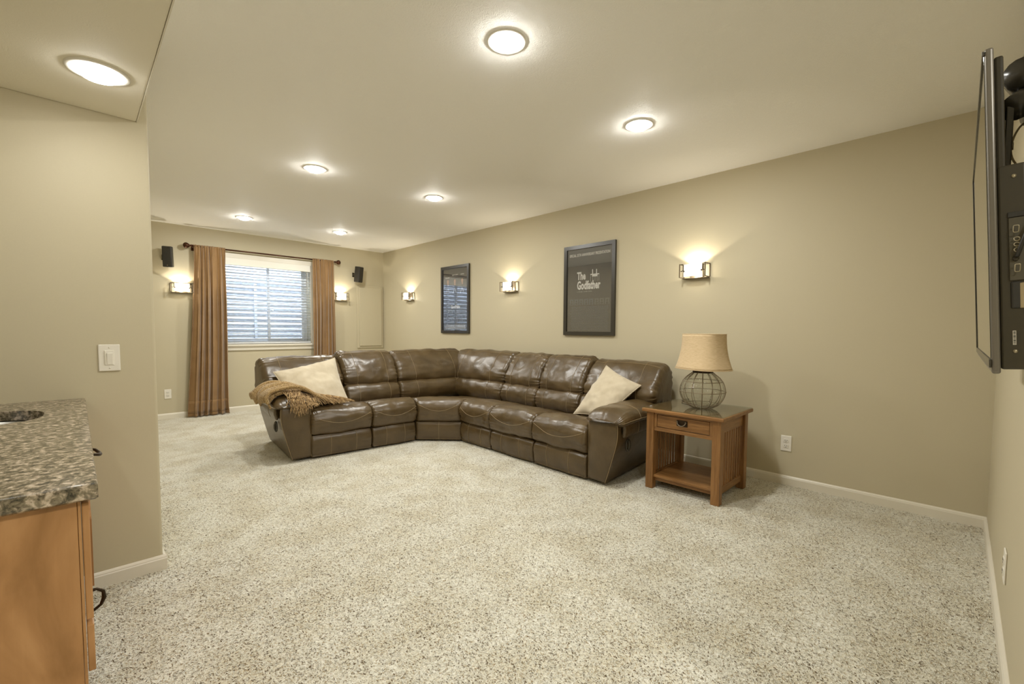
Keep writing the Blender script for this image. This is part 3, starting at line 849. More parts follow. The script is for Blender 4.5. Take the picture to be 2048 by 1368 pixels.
def seat_unit(mp, f0, f1, b0, b1, sd, foot=True, l0=None, l1=None):
    loft('seat_cushion', SEAT, mp, f0, f1, .030, pucker=.006, wr=.010, seed=sd, bulge=.010, a0b=b0, a1b=b1,
         seams=[('arc', 5 * NP + 6, 6 * NP + 6)], sag=.004, dref=.95)
    if foot:
        loft('footrest_panel', FOOT, mp, f0 + .004, f1 - .004, .018, pucker=.003, wr=.005, seed=sd + 50, bulge=.004,
             seams=[('v', .30, 2 * NP, 5 * NP + 4), ('v', .72, 2 * NP, 5 * NP + 4)])
def back_unit(mp, a0, a1, sd, r=.045, top=0.0, lum=(None, None)):
    up = [(d, z + (top if z > .7 else 0)) for d, z in UPPR]
    loft('back_cushion', up, mp, a0, a1, r, pucker=.010, wr=.013, seed=sd, bulge=.014,
         seams=[('v', .22, 3 * NP, 7 * NP), ('v', .78, 3 * NP, 7 * NP), ('arc', 3 * NP + 7, 3 * NP + 6)])
    l0 = a0 if lum[0] is None else lum[0]; l1 = a1 if lum[1] is None else lum[1]
    loft('lumbar_cushion', LUMB, mp, l0, l1, .032, pucker=.006, wr=.010, seed=sd + 20, bulge=.010,
         seams=[('v', .22, 2 * NP, 6 * NP), ('v', .78, 2 * NP, 6 * NP)])
# right leg: y boundaries front / back
seat_unit(mapR, 1.975, 2.545, 1.96, 2.47, 1)
seat_unit(mapR, 2.545, 3.115, 2.47, 3.04, 2)
seat_unit(mapR, 3.115, 3.585, 3.04, 3.56, 3)
# left leg: x boundaries
seat_unit(mapL, 1.425, 1.972, 1.425, 1.972, 4)
seat_unit(mapL, 1.972, 2.432, 1.972, 2.54, 5)
# corner wedge
def mapW(a, d, z):
    A = mapL(2.436 + (.10 * min(1, max(0, (.95 - d) / .6))), d, z) ; B = mapR(3.583 - .02 * min(1, max(0, (.95 - d) / .6)), d, z)
    q = mapR(3.9, d, z); r_ = mapL(3.0, d, z); Cc = Vector((q.x, r_.y, A.z))
    wt = min(1, max(0, (.99 - d) / .55)) * 1.0
    mid = (A + B) / 2; ctl = mid.lerp(Cc, wt * .92)
    return (1 - a) ** 2 * A + 2 * a * (1 - a) * ctl + a * a * B
# parameter a in 0..1 spans about .55 m; scale radii to match
def loftW(name, prof, **kw):
    s = .42
    return loft(name, prof, lambda a, d, z: mapW(a / s, d, z), 0.0, s, **kw)
loftW('seat_cushion', SEAT, r=.028, pucker=.003, wr=.007, seed=9, bulge=.004, seams=[('arc', 5 * NP + 5, 6 * NP + 4)])
loftW('footrest_panel', FOOT, r=.015, pucker=.002, wr=.004, seed=10, seams=[('v', .5, 2 * NP, 5 * NP + 4)])
# backs
back_unit(mapR, 1.735, 2.470, 21, .05, -.018, (1.98, 2.468))
back_unit(mapR, 2.470, 3.035, 22)
back_unit(mapR, 3.035, 3.560, 23)
back_unit(mapR, 3.560, 4.600, 24, .05, .004)
back_unit(mapL, 1.225, 1.965, 25, .05, -.030, (1.43, 1.963))
back_unit(mapL, 1.965, 2.560, 26, .045, .008)
back_unit(mapL, 2.560, 3.510, 27, .05, .006)
# hidden frame and rear shell
bm = bmesh.new()
def qbox(mp, a0, a1, d0, d1, z0, z1):
    vs = [bm.verts.new(mp(a, d, z)) for a in (a0, a1) for d in (d0, d1) for z in (z0, z1)]
    for f in ((0, 1, 3, 2), (4, 6, 7, 5), (0, 4, 5, 1), (2, 3, 7, 6), (0, 2, 6, 4), (1, 5, 7, 3)): bm.faces.new([vs[i] for i in f])
qbox(mapR, 1.90, 4.78, .0, .10, .03, .76); qbox(mapL, 1.42, 3.60, .0, .10, .03, .75)
qbox(mapR, 1.93, 4.0, .10, .90, .03, .22); qbox(mapL, 1.43, 3.0, .10, .90, .03, .22)
qbox(mapR, 3.5, 4.75, .05, .30, .2, .62); qbox(mapL, 2.6, 3.6, .05, .30, .2, .60)
from_bm('base_frame', bm, M['leather'], sofa)
# arms
def arm(mp, inn, out_b, out_t, sg, sd):
    """inn = inner coordinate, out_b / out_t outer at bottom and top; sg = direction outwards"""
    ny = 26
    def slab(name, d_front, zt, ain, aob, aot, rr=.02):
        PP = []
        # cross-section (a,z) loop at each depth
        def loop(sh, d=0):
            tp = -sg * .088 * (d_front - d) / .93; aob_, aot_ = aob + tp, aot + tp
            return loop_(sh, aob_, aot_)
        def loop_(sh, aob, aot):
            pts = [(ain, .02), (ain, zt - .03), (ain + sg * .02, zt - .006), ((ain + aot) / 2, zt + .006), (aot - sg * .025, zt - .004), (aot - sg * .004, zt - .035), (aot - sg * .006, zt * .7), ((aob + aot) / 2, zt * .4), (aob, .05), (aob - sg * .01, .02)]
            q = catmull(pts[1:-1], 4, False); q = [np.array(pts[0])] + q + [np.array(pts[-1])]
            c = np.mean(q, 0); return [c + (p - c) * (1 - sh) for p in q]
        ds = [.02, .04] + [.1 + (d_front - .16) * i / 12 for i in range(13)] + [d_front - .03, d_front - .014, d_front - .004, d_front]
        for d in ds:
            e = d_front - d; sh = 0
            if e < .03: sh = .10 * (1 - math.sqrt(max(0, 1 - (1 - e / .03) ** 2)))
            row = []
            for a, z in loop(sh, d):
                dz = -.004 * max(0, (d - (d_front - .06)) / .06) * (z / zt) ** 4
                row.append(tuple(mp(a, d, z + dz)))
            PP.append(row)
        o = grid_mesh(name, [list(r) for r in zip(*PP)], M['leather'], sofa, closed_u=True)
        me = o.data; bm2 = bmesh.new(); bm2.from_mesh(me)
        be = [e for e in bm2.edges if e.is_boundary]; bmesh.ops.holes_fill(bm2, edges=be); bmesh.ops.recalc_face_normals(bm2, faces=bm2.faces)
        bm2.to_mesh(me); bm2.free()
        # stitched welt up the front corners
        for f in (1, 0):
            idx = PP[-3]; n = len(idx)
            pts = [Vector(idx[k]) for k in (range(0, n // 3) if f else range(n - 1, n // 2, -1))]
            off = Vector(mp(0, 1, 0)) - Vector(mp(0, 0, 0)); off.normalize()
            tube_obj('seam', [p + off * .003 for p in pts], .0028, M['thread'], o, 5)
        return o
    panel = slab('arm_panel', .962, .500, inn, out_b, out_t)
    # pad: soft loft along depth
    w_in, w_out = inn - sg * .012, out_t + sg * .035
    prof = [(w_in, .470), (w_in - sg * .004, .505), (w_in + sg * .030, .552), ((w_in + w_out) / 2, .574), (w_out - sg * .045, .556), (w_out - sg * .002, .520), (w_out + sg * .004, .485), (w_out - sg * .03, .462), ((w_in + w_out) / 2, .460)]
    loft('arm_pad', prof, lambda a, d, z: mp(d - sg * .05 * (.958 - a) / .93, a, z - .045 * max(0, (a - .86) / .12) ** 1.6 * min(1, max(0, (z - .47) / .09))), .22, .978, .06, pucker=.004, wr=.008, seed=sd, bulge=.006,
         seams=[('v', .62, 1 * NP, 6 * NP), ('arc', 6 * NP - 2, 6 * NP - 2)])
    loft('arm_band', [(w_out - sg * .035, .385), (w_out - sg * .035, .475), (w_out - sg * .010, .480), (w_out + sg * .002, .43), (w_out - sg * .012, .375)],
         lambda a, d, z: mp(d - sg * .088 * (.958 - a) / .93, a, z), .25, .90, .02, pucker=.002, wr=.004, seed=sd + 3, seams=[('v', .66, NP, 4 * NP)])
    hb = bmesh.new()
    # recliner latch in the side
    ac = out_t - sg * .014
    ringp = []
    for k in range(20):
        t = 2 * PI * k / 20; ringp.append(mp(ac + sg * .003, .795 + .026 * math.cos(t), .300 + .042 * math.sin(t)))
    tube(hb, ringp, .007, 6, closed=True)
    h = from_bm('recliner_handle', hb, M['blackgloss'], sofa, True)
    hb = bmesh.new(); tube(hb, [mp(ac + sg * .002, .795, .262), mp(ac + sg * .012, .795, .285), mp(ac + sg * .012, .795, .315), mp(ac + sg * .002, .795, .338)], .010, 6)
    from_bm('handle_grip', hb, M['black'], h, True)
arm(mapR, 1.968, 1.80, 1.705, -1, 41)
arm(mapL, 1.432, 1.265, 1.185, -1, 44)

# ------------------------------------------------------------------ pillows
def pillow(name, c4, th, label, seed, n=34):
    """c4: four corners (top-left, top-right, bottom-right, bottom-left)"""
    c4 = [Vector(c) for c in c4]; cen = sum(c4, Vector()) / 4
    nrm = (c4[1] - c4[3]).cross(c4[0] - c4[2]).normalized()
    if nrm.dot(Vector((0, 0, CAM_H)) - cen) < 0: nrm = -nrm
    rows = {1: [], -1: []}
    for side in (1, -1):
        for i in range(n + 1):
            row = []
            for j in range(n + 1):
                u, v = -1 + 2 * i / n, -1 + 2 * j / n
                pu = u * (1 - .075 * (1 - v * v) * abs(u)); pv = v * (1 - .075 * (1 - u * u) * abs(v))
                a, b = (pu + 1) / 2, (pv + 1) / 2
                p = c4[3] * (1 - a) * (1 - b) + c4[2] * a * (1 - b) + c4[1] * a * b + c4[0] * (1 - a) * b
                f = (max(0, 1 - u * u) ** .55) * (max(0, 1 - v * v) ** .55)
                q = p * 6 + Vector((seed, 0, 0)); nz = noise.fractal(q, 1, 2, 3) * .022 * min(1, f * 2)
                e = min(1 - abs(u), 1 - abs(v)); nz += .004 * math.sin(26 * (u + v * .7) + seed) * math.exp(-e * 5) * min(1, f * 4)
                row.append(p - cen + nrm * (side * (f * th + .002) + nz))
            rows[side].append(row)
    verts = []; faces = []
    for side in (1, -1):
        for r_ in rows[side]: verts += [tuple(p) for p in r_]
    m = n + 1; off = m * m
    for i in range(n):
        for j in range(n):
            a = i * m + j; faces.append((a, a + 1, a + m + 1, a + m)); faces.append((off + a, off + a + m, off + a + m + 1, off + a + 1))
    rim = [j for j in range(n)] + [i * m + n for i in range(n)] + [n * m + j for j in range(n, 0, -1)] + [i * m for i in range(n, 0, -1)]
    for k in range(len(rim)):
        a, b = rim[k], rim[(k + 1) % len(rim)]; faces.append((a, b, off + b, off + a))
    root = empty(name, cen, 0, label, 'cushion')
    me = bpy.data.meshes.new('pillow_cover'); me.from_pydata(verts, [], faces); me.update()
    bm = bmesh.new(); bm.from_mesh(me); bmesh.ops.recalc_face_normals(bm, faces=bm.faces); bm.to_mesh(me); bm.free()
    link('pillow_cover', me, M['pillow'], root, True)
    # flat welted edge
    pts = [Vector(verts[k]) for k in rim]; tube_obj('piping', pts, .0035, M['pillow'], root, 6, True)
    return root
pillow('throw_pillow', [(1.30, 4.56, .735), (1.885, 4.57, .845), (1.872, 4.19, .412), (1.33, 4.20, .43)], .085, 'large cream pillow leaning on the left sofa back beside the knitted throw', 1.3)
pillow('throw_pillow', [(3.345, 2.235, .835), (3.285, 1.852, .695), (2.99, 2.00, .44), (3.02, 2.345, .425)], .070, 'cream pillow leaning against the right sofa arm beside the side table', 4.1)

# ------------------------------------------------------------------ knitted throw over the left arm
thr = empty('knitted_throw', (1.35, 4.2, .6), label='brown and gold chunky knitted throw with long fringe draped over the left sofa arm', cat='blanket')
T0 = Vector(thr.location)
path = catmull([(1.120, .49), (1.105, .545), (1.145, .600), (1.22, .628), (1.31, .632), (1.39, .605), (1.49, .545), (1.61, .490), (1.72, .462)], 7, False)
PP = []
nv = 30
for i, (x, z) in enumerate(path):
    f = i / (len(path) - 1)
    yc = 4.28 - .10 * f; hw = .23 * (1 - .62 * f ** 1.3)
    row = []
    for j in range(nv + 1):
        v = -1 + 2 * j / nv
        fold = .020 * math.sin(v * 8 + 2.5 * f) + .010 * math.sin(v * 17 + 5 * f + 1) + .012 * noise.noise(Vector((x * 9, v * 3, 1)))
        edge = -.035 * abs(v) ** 3 * (1 if .15 < f < .6 else .3)
        row.append((x - T0.x + (.015 * math.sin(v * 5) if f < .3 else 0), yc + v * hw - T0.y + .02 * math.sin(f * 6), z + fold + edge + .014 - T0.z))
    PP.append(row)
o = grid_mesh('knit_cloth', PP, M['knit'], thr, thickness=.014)
# a thick rolled edge
for (y0, r0, ph) in ((4.06, .016, 0), (4.11, .017, 1.5), (4.46, .018, 3)):
    pts = []
    for i, (x, z) in enumerate(path[2:-6]):
        f = i / len(path); pts.append((x - T0.x, y0 - .05 * f + .01 * math.sin(f * 9 + ph) - T0.y, z + .016 + .006 * math.sin(f * 14 + ph) - T0.z))
    tube_obj('cloth_roll', pts, r0, M['knit'], thr, 9)
bm = bmesh.new(); r = random.Random(12)
def strand(p0, p1, sag_, rad=.0022):
    p0, p1 = Vector(p0), Vector(p1); n = 6; pts = []
    wob = Vector((r.uniform(-.012, .012), r.uniform(-.012, .012), 0))
    for k in range(n + 1):
        t = k / n; q = p0.lerp(p1, t) + wob * math.sin(t * PI * 1.5) + Vector((0, 0, -sag_ * 4 * t * (1 - t))); pts.append(q - T0)
    tube(bm, pts, [rad * (1 - .35 * k / n) for k in range(n + 1)], 5)
for k in range(120):      # fringe hanging over the front of the arm
    x = r.uniform(1.235, 1.475)
    z0 = .622 if x < 1.36 else .600 - (x - 1.36) * .35
    x1 = x + r.uniform(-.03, .03)
    zl = .425 + .09 * abs(x - 1.33) / .12 + r.uniform(-.045, .03)
    q0 = Vector((x, 4.085 + r.uniform(-.02, .02), z0)); q1 = Vector((x + r.uniform(-.008, .008), 3.955, z0 - .07)); strand(q0, q1, -.008); strand(q1, (x1, 3.935 + r.uniform(-.01, .01), min(zl, z0 - .09)), -.004)
for k in range(150):      # fringe running over the seat
    x = r.uniform(1.42, 1.70); y = 4.08 + r.uniform(-.03, .14)
    z = .57 - (x - 1.44) * .32
    strand((x, y, z + .018), (x + r.uniform(.04, .17), y - r.uniform(.05, .17), max(.468, z - .100) + r.uniform(0, .012)), -.012)
for k in range(60):
    y = 4.13 + r.uniform(-.05, .06)
    strand((1.66 + r.uniform(-.05, .03), y, .490), (1.74 + r.uniform(0, .12), y + r.uniform(-.03, .03), .452 + r.uniform(0, .012)), -.01)
f = from_bm('fringe', bm, M['fringe'], thr, True); f['kind'] = 'stuff'

# ================================================================== SIDE TABLE
TX0, TX1, TY0, TY1, TZ = 2.905, 3.477, 1.050, 1.630, .588
tb = empty('side_table', ((TX0 + TX1) / 2, (TY0 + TY1) / 2, 0), label='mission style oak side table with slatted sides and glass covered top', cat='table')
B0 = Vector(tb.location)
def tpart(name, lo, hi, mat, parent=tb, bevel=.003): return box(name, Vector(lo) - B0, Vector(hi) - B0, M[mat], parent, bevel)
tpart('tabletop', (TX0, TY0, TZ - .026), (TX1, TY1, TZ), 'oakY', bevel=.006)
tpart('glass_top', (TX0 + .006, TY0 + .006, TZ + .0005), (TX1 - .006, TY1 - .006, TZ + .0060), 'tableglass', bevel=.0015)
ins, s = .026, .056
lx = (TX0 + ins, TX1 - ins - s); ly = (TY0 + ins, TY1 - ins - s)
for x in lx:
    for y in ly: tpart('leg', (x, y, 0), (x + s, y + s, TZ - .026), 'oakZ', bevel=.004)
ax0, ax1, ay0, ay1 = lx[0] + s, lx[1], ly[0] + s, ly[1]
fx = lx[0] + .010
tpart('front_rail', (fx, ay0, TZ - .040), (fx + .022, ay1, TZ - .026), 'oakY')
tpart('front_rail', (fx, ay0, .428), (fx + .022, ay1, .455), 'oakY')
tpart('back_apron', (lx[1] + .018, ay0, .428), (lx[1] + .040, ay1, TZ - .026), 'oakY')
for y in (ly[0] + .018, ly[1] + .018):
    tpart('side_apron', (ax0, y, .468), (ax1, y + .020, TZ - .026), 'oakX')
    tpart('lower_rail', (ax0, y, .055), (ax1, y + .020, .105), 'oakX')
    n = 9; w_ = (ax1 - ax0 - .02) / n
    for k in range(n):
        x = ax0 + .014 + k * w_
        tpart('slat', (x, y + .005, .105), (x + .018, y + .015, .468), 'oakZ', bevel=.0015)
tpart('shelf', (lx[0] + .020, ay0 - .03, .082), (TX1 - ins - .02, ay1 + .03, .100), 'oakY', bevel=.004)
tpart('shelf_rail', (lx[0] + .036, ay0, .055), (lx[0] + .054, ay1, .082), 'oakY')
dr = tpart('drawer', (fx + .002, ay0 + .022, .459), (fx + .30, ay1 - .022, TZ - .043), 'oakY', bevel=.002)
for y0, y1 in ((ay0, ay0 + .019), (ay1 - .019, ay1)): tpart('drawer_stile', (fx + .001, y0, .455), (fx + .020, y1, TZ - .040), 'oakZ', bevel=.001)
yc, zc = (ay0 + ay1) / 2, .508
pl = tpart('drawer_plate', (fx - .003, yc - .038, zc - .021), (fx + .003, yc + .038, zc + .021), 'bronze', dr, .002)
bp_ = [(fx - .010 - .010 * math.sin(t), yc + .030 * math.cos(t), zc + .010 - .026 * math.sin(t)) for t in [PI * k / 14 for k in range(15)]]
bm = bmesh.new(); tube(bm, [Vector(p) - B0 for p in bp_], .0042, 8)
for sy in (-1, 1):
    tube(bm, [Vector((fx, yc + sy * .030, zc + .010)) - B0, Vector((fx - .016, yc + sy * .030, zc + .010)) - B0], .0055, 8)
from_bm('drawer_pull', bm, M['pewter'], dr, True)

# ================================================================== TABLE LAMP
LX, LY, LZ = 3.180, 1.305, TZ + .0065
lp = empty('table_lamp', (LX, LY, LZ), math.radians(-4), 'table lamp with wire caged glass globe base and burlap shade', 'lamp')
gp = [(.0, .004), (.040, .004), (.085, .016), (.122, .048), (.143, .090), (.148, .125), (.140, .165), (.118, .205), (.088, .235), (.062, .252), (.060, .262)]
gpc = catmull(gp, 4, False); nm = 14
PP = []
NA = nm * 8
for rr_, z in gpc:
    row = []
    for k in range(NA + 1):
        a = 2 * PI * k / NA
        bul = 1 + .035 * abs(math.sin(a * nm / 2)) * (1 if rr_ > .07 else .3)
        rz_ = rr_ * bul * (1 + .012 * abs(math.sin(z * PI / .085)))
        row.append((rz_ * math.cos(a), rz_ * math.sin(a), z + .004))
    PP.append(row)
grid_mesh('glass_globe', PP, M['globe'], lp)
bm = bmesh.new()
wp = catmull([(.030, .000), (.070, .006), (.115, .034), (.145, .080), (.156, .125), (.147, .172), (.120, .215), (.085, .245), (.064, .262)], 3, False)
for k in range(nm):
    a = 2 * PI * k / nm; tube(bm, [(r_ * math.cos(a), r_ * math.sin(a), z) for r_, z in wp], .0021, 5)
for r_, z in ((.157, .122), (.135, .195), (.112, .032), (.034, .002)):
    tube(bm, [(r_ * math.cos(2 * PI * k / 40), r_ * math.sin(2 * PI * k / 40), z) for k in range(40)], .0021, 5, closed=True)
from_bm('wire_cage', bm, M['wire'], lp, True)
lathe_obj('neck_collar', [(.066, .255), (.069, .257), (.069, .278), (.066, .280), (.0, .280)], M['bronze'], lp, 36)
lathe_obj('stem', [(.008, .28), (.008, .50), (.004, .505), (0, .505)], M['bronze'], lp, 12)
lathe_obj('bulb', [(.012, .33), (.014, .35), (.028, .38), (.03, .40), (.022, .425), (0, .435)], M['canwhite'], lp, 16)
# oval flared shade, seam and rim bindings
PP = []
for i in range(17):
    f = i / 16; z = .282 + f * .250
    hx = .200 - .042 * (1 - (1 - f) ** 2.2); hy = .150 - .040 * (1 - (1 - f) ** 2.2)
    row = []
    for k in range(65):
        a = 2 * PI * k / 64; c_, s_ = math.cos(a), math.sin(a); e = .72
        row.append((hy * math.copysign(abs(c_) ** e, c_), hx * math.copysign(abs(s_) ** e, s_), z))
    PP.append(row)
# oval: long side faces the camera
sh = grid_mesh('lamp_shade', PP, M['burlap'], lp, thickness=.002); sh.rotation_euler = (0, 0, math.radians(-22))
for i in (0, 16):
    bm = bmesh.new(); tube(bm, [Vector(p) for p in PP[i][:-1]], .0026, 6, closed=True)
    b_ = from_bm('shade_binding', bm, M['burlap'], lp, True); b_.rotation_euler = sh.rotation_euler
bm = bmesh.new()
for a in (0, PI / 2, PI, 3 * PI / 2):
    c_, s_ = math.cos(a), math.sin(a); tube(bm, [(0, 0, .500), (.108 * c_, .156 * s_, .522)], .002, 5)
sp = from_bm('shade_spider', bm, M['bronze'], lp, True); sp.rotation_euler = sh.rotation_euler
tube_obj('power_cord', [(.03, .03, .008), (.09, .17, .006), (.14, .23, .010), (.22, .27, .006), (.305, .262, .0035), (.315, .262, -.05), (.32, .25, -.30)], .0028, M['bronze'], lp, 6)

# ================================================================== BAR CABINET AND COUNTER
CZ = .843
cab = empty('bar_cabinet', (-.30, 1.90, 0), label='stained maple bar base cabinet with plain end panel under the granite', cat='cabinet')
K0 = Vector(cab.location)
def cpart(name, lo, hi, mat, parent=cab, bevel=.002): return box(name, Vector(lo) - K0, Vector(hi) - K0, M[mat], parent, bevel)
ZT = CZ - .034
cpart('carcass', (-.60, 1.235, .10), (-.0085, P - .003, .600), 'maple')
bm = bmesh.new()
for lo, hi in (((-.60, 1.235, .6), (-.58, P - .003, ZT - .001)), ((-.028, 1.235, .6), (-.0085, P - .003, ZT - .001)), ((-.58, 1.235, .6), (-.028, 1.255, ZT - .001)), ((-.58, P - .023, .6), (-.028, P - .003, ZT - .001))):
    bx(bm, Vector(lo) - K0, Vector(hi) - K0)
from_bm('top_frame', bm, M['maple'], cab)
cpart('end_panel', (-.61, 1.213, .0), (-.0085, 1.234, ZT - .001), 'maple', bevel=.0015)
cpart('face_frame', (-.008, 1.213, .0), (-.0035, 1.250, ZT - .001), 'maple', bevel=.001)
cpart('toe_board', (-.55, 1.24, 0), (-.08, P - .003, .10), 'maple')
def front(name, y0, y1, z0, z1, par=cab):
    o = cpart(name, (-.0025, y0, z0), (.0085, y1, z1), 'maple', bevel=.002)
    m_ = .045
    if z1 - z0 > .12: cpart('raised_panel', (.0075, y0 + m_, z0 + m_), (.0115, y1 - m_, z1 - m_), 'maple', o, .004)
    return o
def pull(y, z, par):
    bm = bmesh.new()
    pts = [(.006, y - .045, z), (.020, y - .045, z), (.034, y - .038, z - .004), (.042, y - .018, z - .010), (.043, y, z - .012), (.042, y + .018, z - .010), (.034, y + .038, z - .004), (.020, y + .045, z), (.006, y + .045, z)]
    tube(bm, [Vector(p) - K0 for p in pts], [.0045, .004, .0045, .005, .0065, .005, .0045, .004, .0045], 8)
    for s_ in (-1, 1): tube(bm, [Vector((.004, y + s_ * .045, z)) - K0, Vector((.010, y + s_ * .045, z)) - K0], .008, 8)
    return from_bm('bail_pull', bm, M['bronze'], par, True)
d1 = front('drawer', 1.216, 1.800, .560, .798)
d1b = front('lower_drawer', 1.216, 1.800, .452, .548)
d2 = front('drawer', 1.812, P - .02, .650, .798); pull(1.83 + .11, .752, d2)
d3 = front('door', 1.812, P - .02, .115, .640); 
# vertical loop handle on the door edge
bm = bmesh.new()
ya = 1.865; zs = .335
tube(bm, [Vector(p) - K0 for p in ((.004, ya, zs), (.022, ya, zs + .001), (.036, ya, zs - .012), (.038, ya, zs - .032), (.030, ya, zs - .052), (.016, ya, zs - .062), (.004, ya, zs - .064))], [.006, .0045, .0045, .006, .0045, .0045, .006], 8)
from_bm('loop_pull', bm, M['bronze'], d3, True)

# counter slab with oval sink cut-out
ct = empty('granite_counter', (-.30, 1.90, CZ), label='speckled brown granite counter slab with sink cutout, bottom left', cat='countertop')
G0 = Vector(ct.location)
SXc, SYc, SA, SB = -.300, 2.245, .215, .175
def slab_mesh():
    bm = bmesh.new(); n = 48
    x0, x1, y0, y1 = -.64, .022, 1.187, P - .001
    def outer(a):
        dx, dy = math.cos(a), math.sin(a)
        tx = ((x1 if dx > 0 else x0) - SXc) / dx if abs(dx) > 1e-9 else 1e9; ty = ((y1 if dy > 0 else y0) - SYc) / dy if abs(dy) > 1e-9 else 1e9
        t = min(tx, ty); return SXc + dx * t, SYc + dy * t
    angs = sorted([2 * PI * k / n for k in range(n)] + [math.atan2(cy - SYc, cx - SXc) % (2 * PI) for cx in (x0, x1) for cy in (y0, y1)])
    e = .75
    I = [(SXc + SA * math.copysign(abs(math.cos(a)) ** e, math.cos(a)), SYc + SB * math.copysign(abs(math.sin(a)) ** e, math.sin(a))) for a in angs]
    Ou = [outer(a) for a in angs]
    def shrink(p, k): return (min(max(p[0], x0 + k), x1 - k), min(max(p[1], y0 + k), y1))
    loops = [[(x, y, -.034) for x, y in I], [(x, y, 0) for x, y in I], [(*shrink(p, .006), 0) for p in Ou], [(*shrink(p, .0018), -.0018) for p in Ou], [(*p, -.006) for p in Ou], [(*p, -.030) for p in Ou], [(*shrink(p, .005), -.034) for p in Ou]]
    V = [[bm.verts.new((x - G0.x, y - G0.y, z)) for x, y, z in lp_] for lp_ in loops]; m = len(angs)
    for A, B in zip(V, V[1:] + V[:1]):
        for k in range(m): bm.faces.new((A[k], A[(k + 1) % m], B[(k + 1) % m], B[k]))
    return bm
autosmooth(from_bm('counter_slab', slab_mesh(), M['granite'], ct), 40)
bm = bmesh.new(); rings = []
for f, z in ((1.03, -.036), (1.0, -.040), (.97, -.10), (.90, -.150), (.5, -.165), (.08, -.168)):
    e = .75; rings.append([bm.verts.new((SXc - G0.x + SA * f * math.copysign(abs(math.cos(2 * PI * k / 40)) ** e, math.cos(2 * PI * k / 40)), SYc - G0.y + SB * f * math.copysign(abs(math.sin(2 * PI * k / 40)) ** e, math.sin(2 * PI * k / 40)), z)) for k in range(40)])
for A, B in zip(rings, rings[1:]):
    for k in range(40): bm.faces.new((A[k], A[(k + 1) % 40], B[(k + 1) % 40], B[k]))
bm.faces.new(rings[-1])
from_bm('sink_bowl', bm, M['sink'], ct, True)

# ================================================================== TELEVISION
tv = empty('television', (1.25, -.04, 1.08), label='flat black wall mounted television seen from its edge, far right', cat='television')
V0 = Vector(tv.location)
XN, XF = 1.25, 2.27
tilt = math.atan2(.0335, .57)
# local frame of the tilted set: b = height along the screen, n = towards the room
TM = Matrix.Translation((0, 0, 0)) @ Matrix.Rotation(-tilt, 4, 'X')
def tvb(name, x0, x1, n0, n1, z0, z1, mat, par=tv, bevel=.002, seg=2):
    """n measured towards the room (+y) from the screen plane"""
    return box(name, (x0 - XN, n0, z0), (x1 - XN, n1, z1), M[mat], par, bevel, seg, Matrix.Translation((0, -.003, 0)) @ TM)
HT = .60
tvb('bezel', XN, XF, -.0135, -.001, -.012, HT + .012, 'greyedge', bevel=.004, seg=3)
tvb('screen', XN + .004, XF - .004, -.0022, .0, .018, HT, 'screen', bevel=.0004)
bm = bmesh.new()
for lo, hi in (((.0, -.001, HT - .0), (XF - XN, .0022, HT + .008)), ((XF - XN - .012, -.001, .0), (XF - XN, .0022, HT)), ((.0, -.001, -.0), (XF - XN, .0022, .016))):
    bx(bm, lo, hi, .0005, 1, Matrix.Translation((0, -.003, 0)) @ TM)
from_bm('screen_border', bm, M['blackgloss'], tv)
tvb('rear_cover', XN + .0125, XF - .004, -.0265, -.0135, .0, HT - .004, 'black', bevel=.004)
ch = tvb('rear_housing', XN + .010, XF - .010, -.052, -.0140, -.004, .385, 'black', bevel=.004, seg=3)
# side input bay on the housing
# (recess body, port panel, jacks, cable, sticker, screws)
def at(n, z): return (Matrix.Translation((0, -.003, 0)) @ TM) @ Vector((.0085, n, z))
pp = tvb('port_panel', XN + .006, XN + .012, -.052, -.0275, .165, .283, 'portgrey', bevel=.001)
tvb('recess_top', XN + .0065, XN + .0125, -.052, -.0265, .284, .294, 'slot', ch, .001)
tvb('cable_bay', XN + .0065, XN + .0125, -.043, -.0285, .112, .163, 'slot', ch, .003)
tvb('wall_bracket_tab', XN + .0062, XN + .0130, -.052, -.0395, .112, .160, 'tancable', ch, .002)
def jack(n, z, rn, rz, sides=16, sq=False):
    bm = bmesh.new(); c = at(n, z); pts = []
    for k in range(sides):
        t = 2 * PI * k / sides; cc, ss = math.cos(t), math.sin(t)
        if sq: cc, ss = math.copysign(abs(cc) ** .35, cc), math.copysign(abs(ss) ** .35, ss)
        pts.append(Vector((-.0040, c.y + rn * cc, c.z + rz * ss)))
    tube(bm, pts, .0009, 5, closed=True)
    from_bm('connector', bm, M['gold'], pp, True)
jack(-.0365, .260, .0036, .0065, sq=True)
for z in (.241, .231, .221): jack(-.0372, z, .0038, .0036)
jack(-.0372, .187, .0034, .0070, sq=True)
tube_obj('signal_cable', [(.006, -.0275, .211), (-.006, -.028, .212), (-.010, -.031, .226), (-.010, -.036, .248), (-.006, -.043, .272)], .0034, M['cable'], tv, 8)
tube_obj('cable_plug', [(.009, -.0265, .206), (.001, -.0268, .208)], .0045, M['black'], tv, 8)
st = tvb('sticker', XN + .0092, XN + .0098, -.0345, -.0300, .043, .070, 'sticker', ch, 0)
bm = bmesh.new()
for k in range(9):
    z = .0445 + k * .0027; q = Matrix.Translation((0, -.003, 0)) @ TM
    bx(bm, (.0088, -.0338, z), (.0092, -.0308, z + .0010 + .0005 * (k % 3)), mtx=q)
    bx(bm, (.0090, -.0385, z), (.0098, -.0360 - .0006 * (k % 2), z + .0010), mtx=q)
o = from_bm('sticker_print', bm, M['ink'], ch); o['kind'] = 'stuff'
for z, n_ in ((.362, -.036), (.031, -.033)):
    c = at(n_, z); lathe_obj('screw', [(0, .0085), (.0035, .0085), (.0035, .012)], M['gold'], tv, 10, 'X', (0, c.y, c.z))

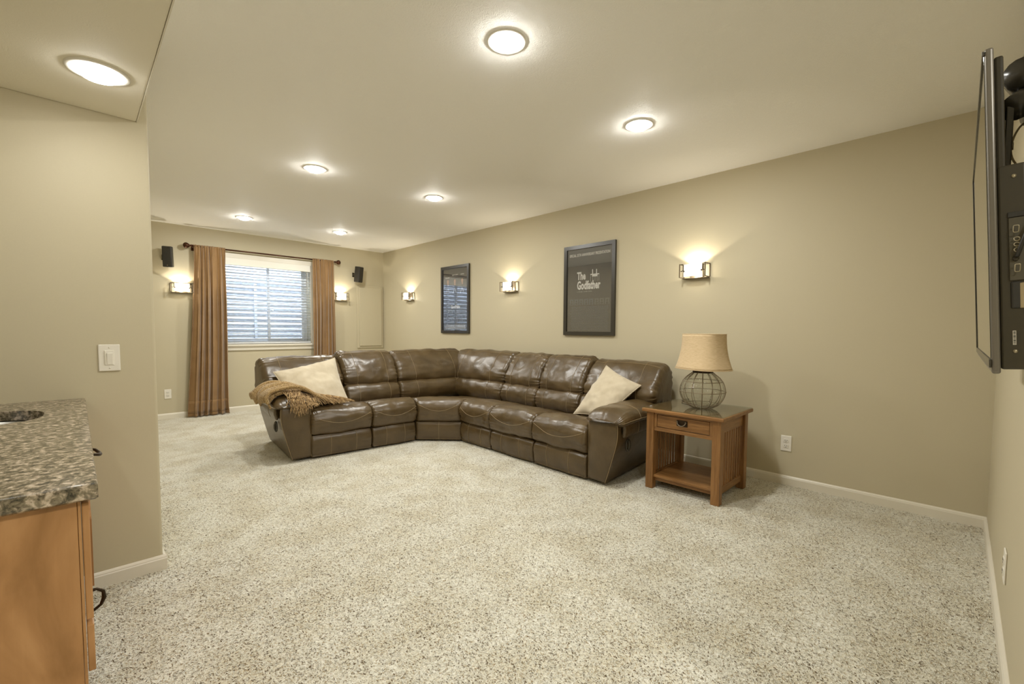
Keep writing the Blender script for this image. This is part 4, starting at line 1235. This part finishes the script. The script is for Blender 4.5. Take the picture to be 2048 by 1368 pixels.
# swing-arm mount behind the set
mt = empty('television_mount', (1.62, E, 1.70), label='black curved metal television wall mount arm behind the top of the set', cat='wall mount')
M0 = Vector(mt.location)
def mv(p): return Vector(p) - M0
bm = bmesh.new(); tube(bm, [mv((1.49, -.072, 1.722)), mv((1.52, -.074, 1.724)), mv((1.60, -.090, 1.726)), mv((1.70, -.105, 1.726)), mv((1.80, -.115, 1.72))], [.031, .033, .032, .030, .03], 16)
from_bm('upper_arm', bm, M['blackgloss'], mt, True)
bm = bmesh.new(); tube(bm, [mv((1.47, -.062, 1.640)), mv((1.50, -.074, 1.658)), mv((1.58, -.100, 1.69)), mv((1.68, -.118, 1.70))], [.027, .029, .028, .026], 16)
from_bm('diagonal_arm', bm, M['blackgloss'], mt, True)
box('wall_plate', mv((1.62, E, 1.60)), mv((1.86, E + .012, 1.80)), M['blackgloss'], mt, .003)
box('set_bracket', mv((1.47, -.062, 1.30)), mv((1.53, -.050, 1.66)), M['blackgloss'], mt, .002)
# cables behind the set
cb = empty('cable_bundle', (1.6, E + .01, 1.5), label='tangle of thin tan and black cables behind the television', cat='cables')
c0 = Vector(cb.location)
def cable(name, pts, r_, mat): tube_obj(name, [Vector(p) - c0 for p in [tuple(q) for q in catmull(pts, 6, False)]], r_, M[mat], cb, 6)
cable('tan_cable', [(1.62, -.100, 1.66), (1.55, -.075, 1.62), (1.52, -.0625, 1.575), (1.53, -.0665, 1.545), (1.56, -.085, 1.525), (1.62, -.11, 1.53)], .0022, 'tancable')
lathe_obj('cable_connector', [(.0, -.008), (.0034, -.008), (.0034, .008), (0, .008)], M['gold'], cb, 10, 'Z', tuple(Vector((1.521, -.063, 1.572)) - c0))
for k, (z, m_) in enumerate(((1.52, 'tancable'), (1.505, 'tancable'), (1.49, 'cable'), (1.478, 'tancable'), (1.468, 'cable'))):
    cable('loose_cable', [(1.50, -.046, z - .012), (1.52, -.062, z + .004), (1.56, -.090, z + .012 - .004 * k), (1.64, -.125, z + .004 * k)], .0014 + .0004 * (k % 3), m_)
box('antenna_post', Vector((1.505, -.0655, 1.40)) - c0, Vector((1.511, -.0595, 1.525)) - c0, M['blackgloss'], cb, .001)
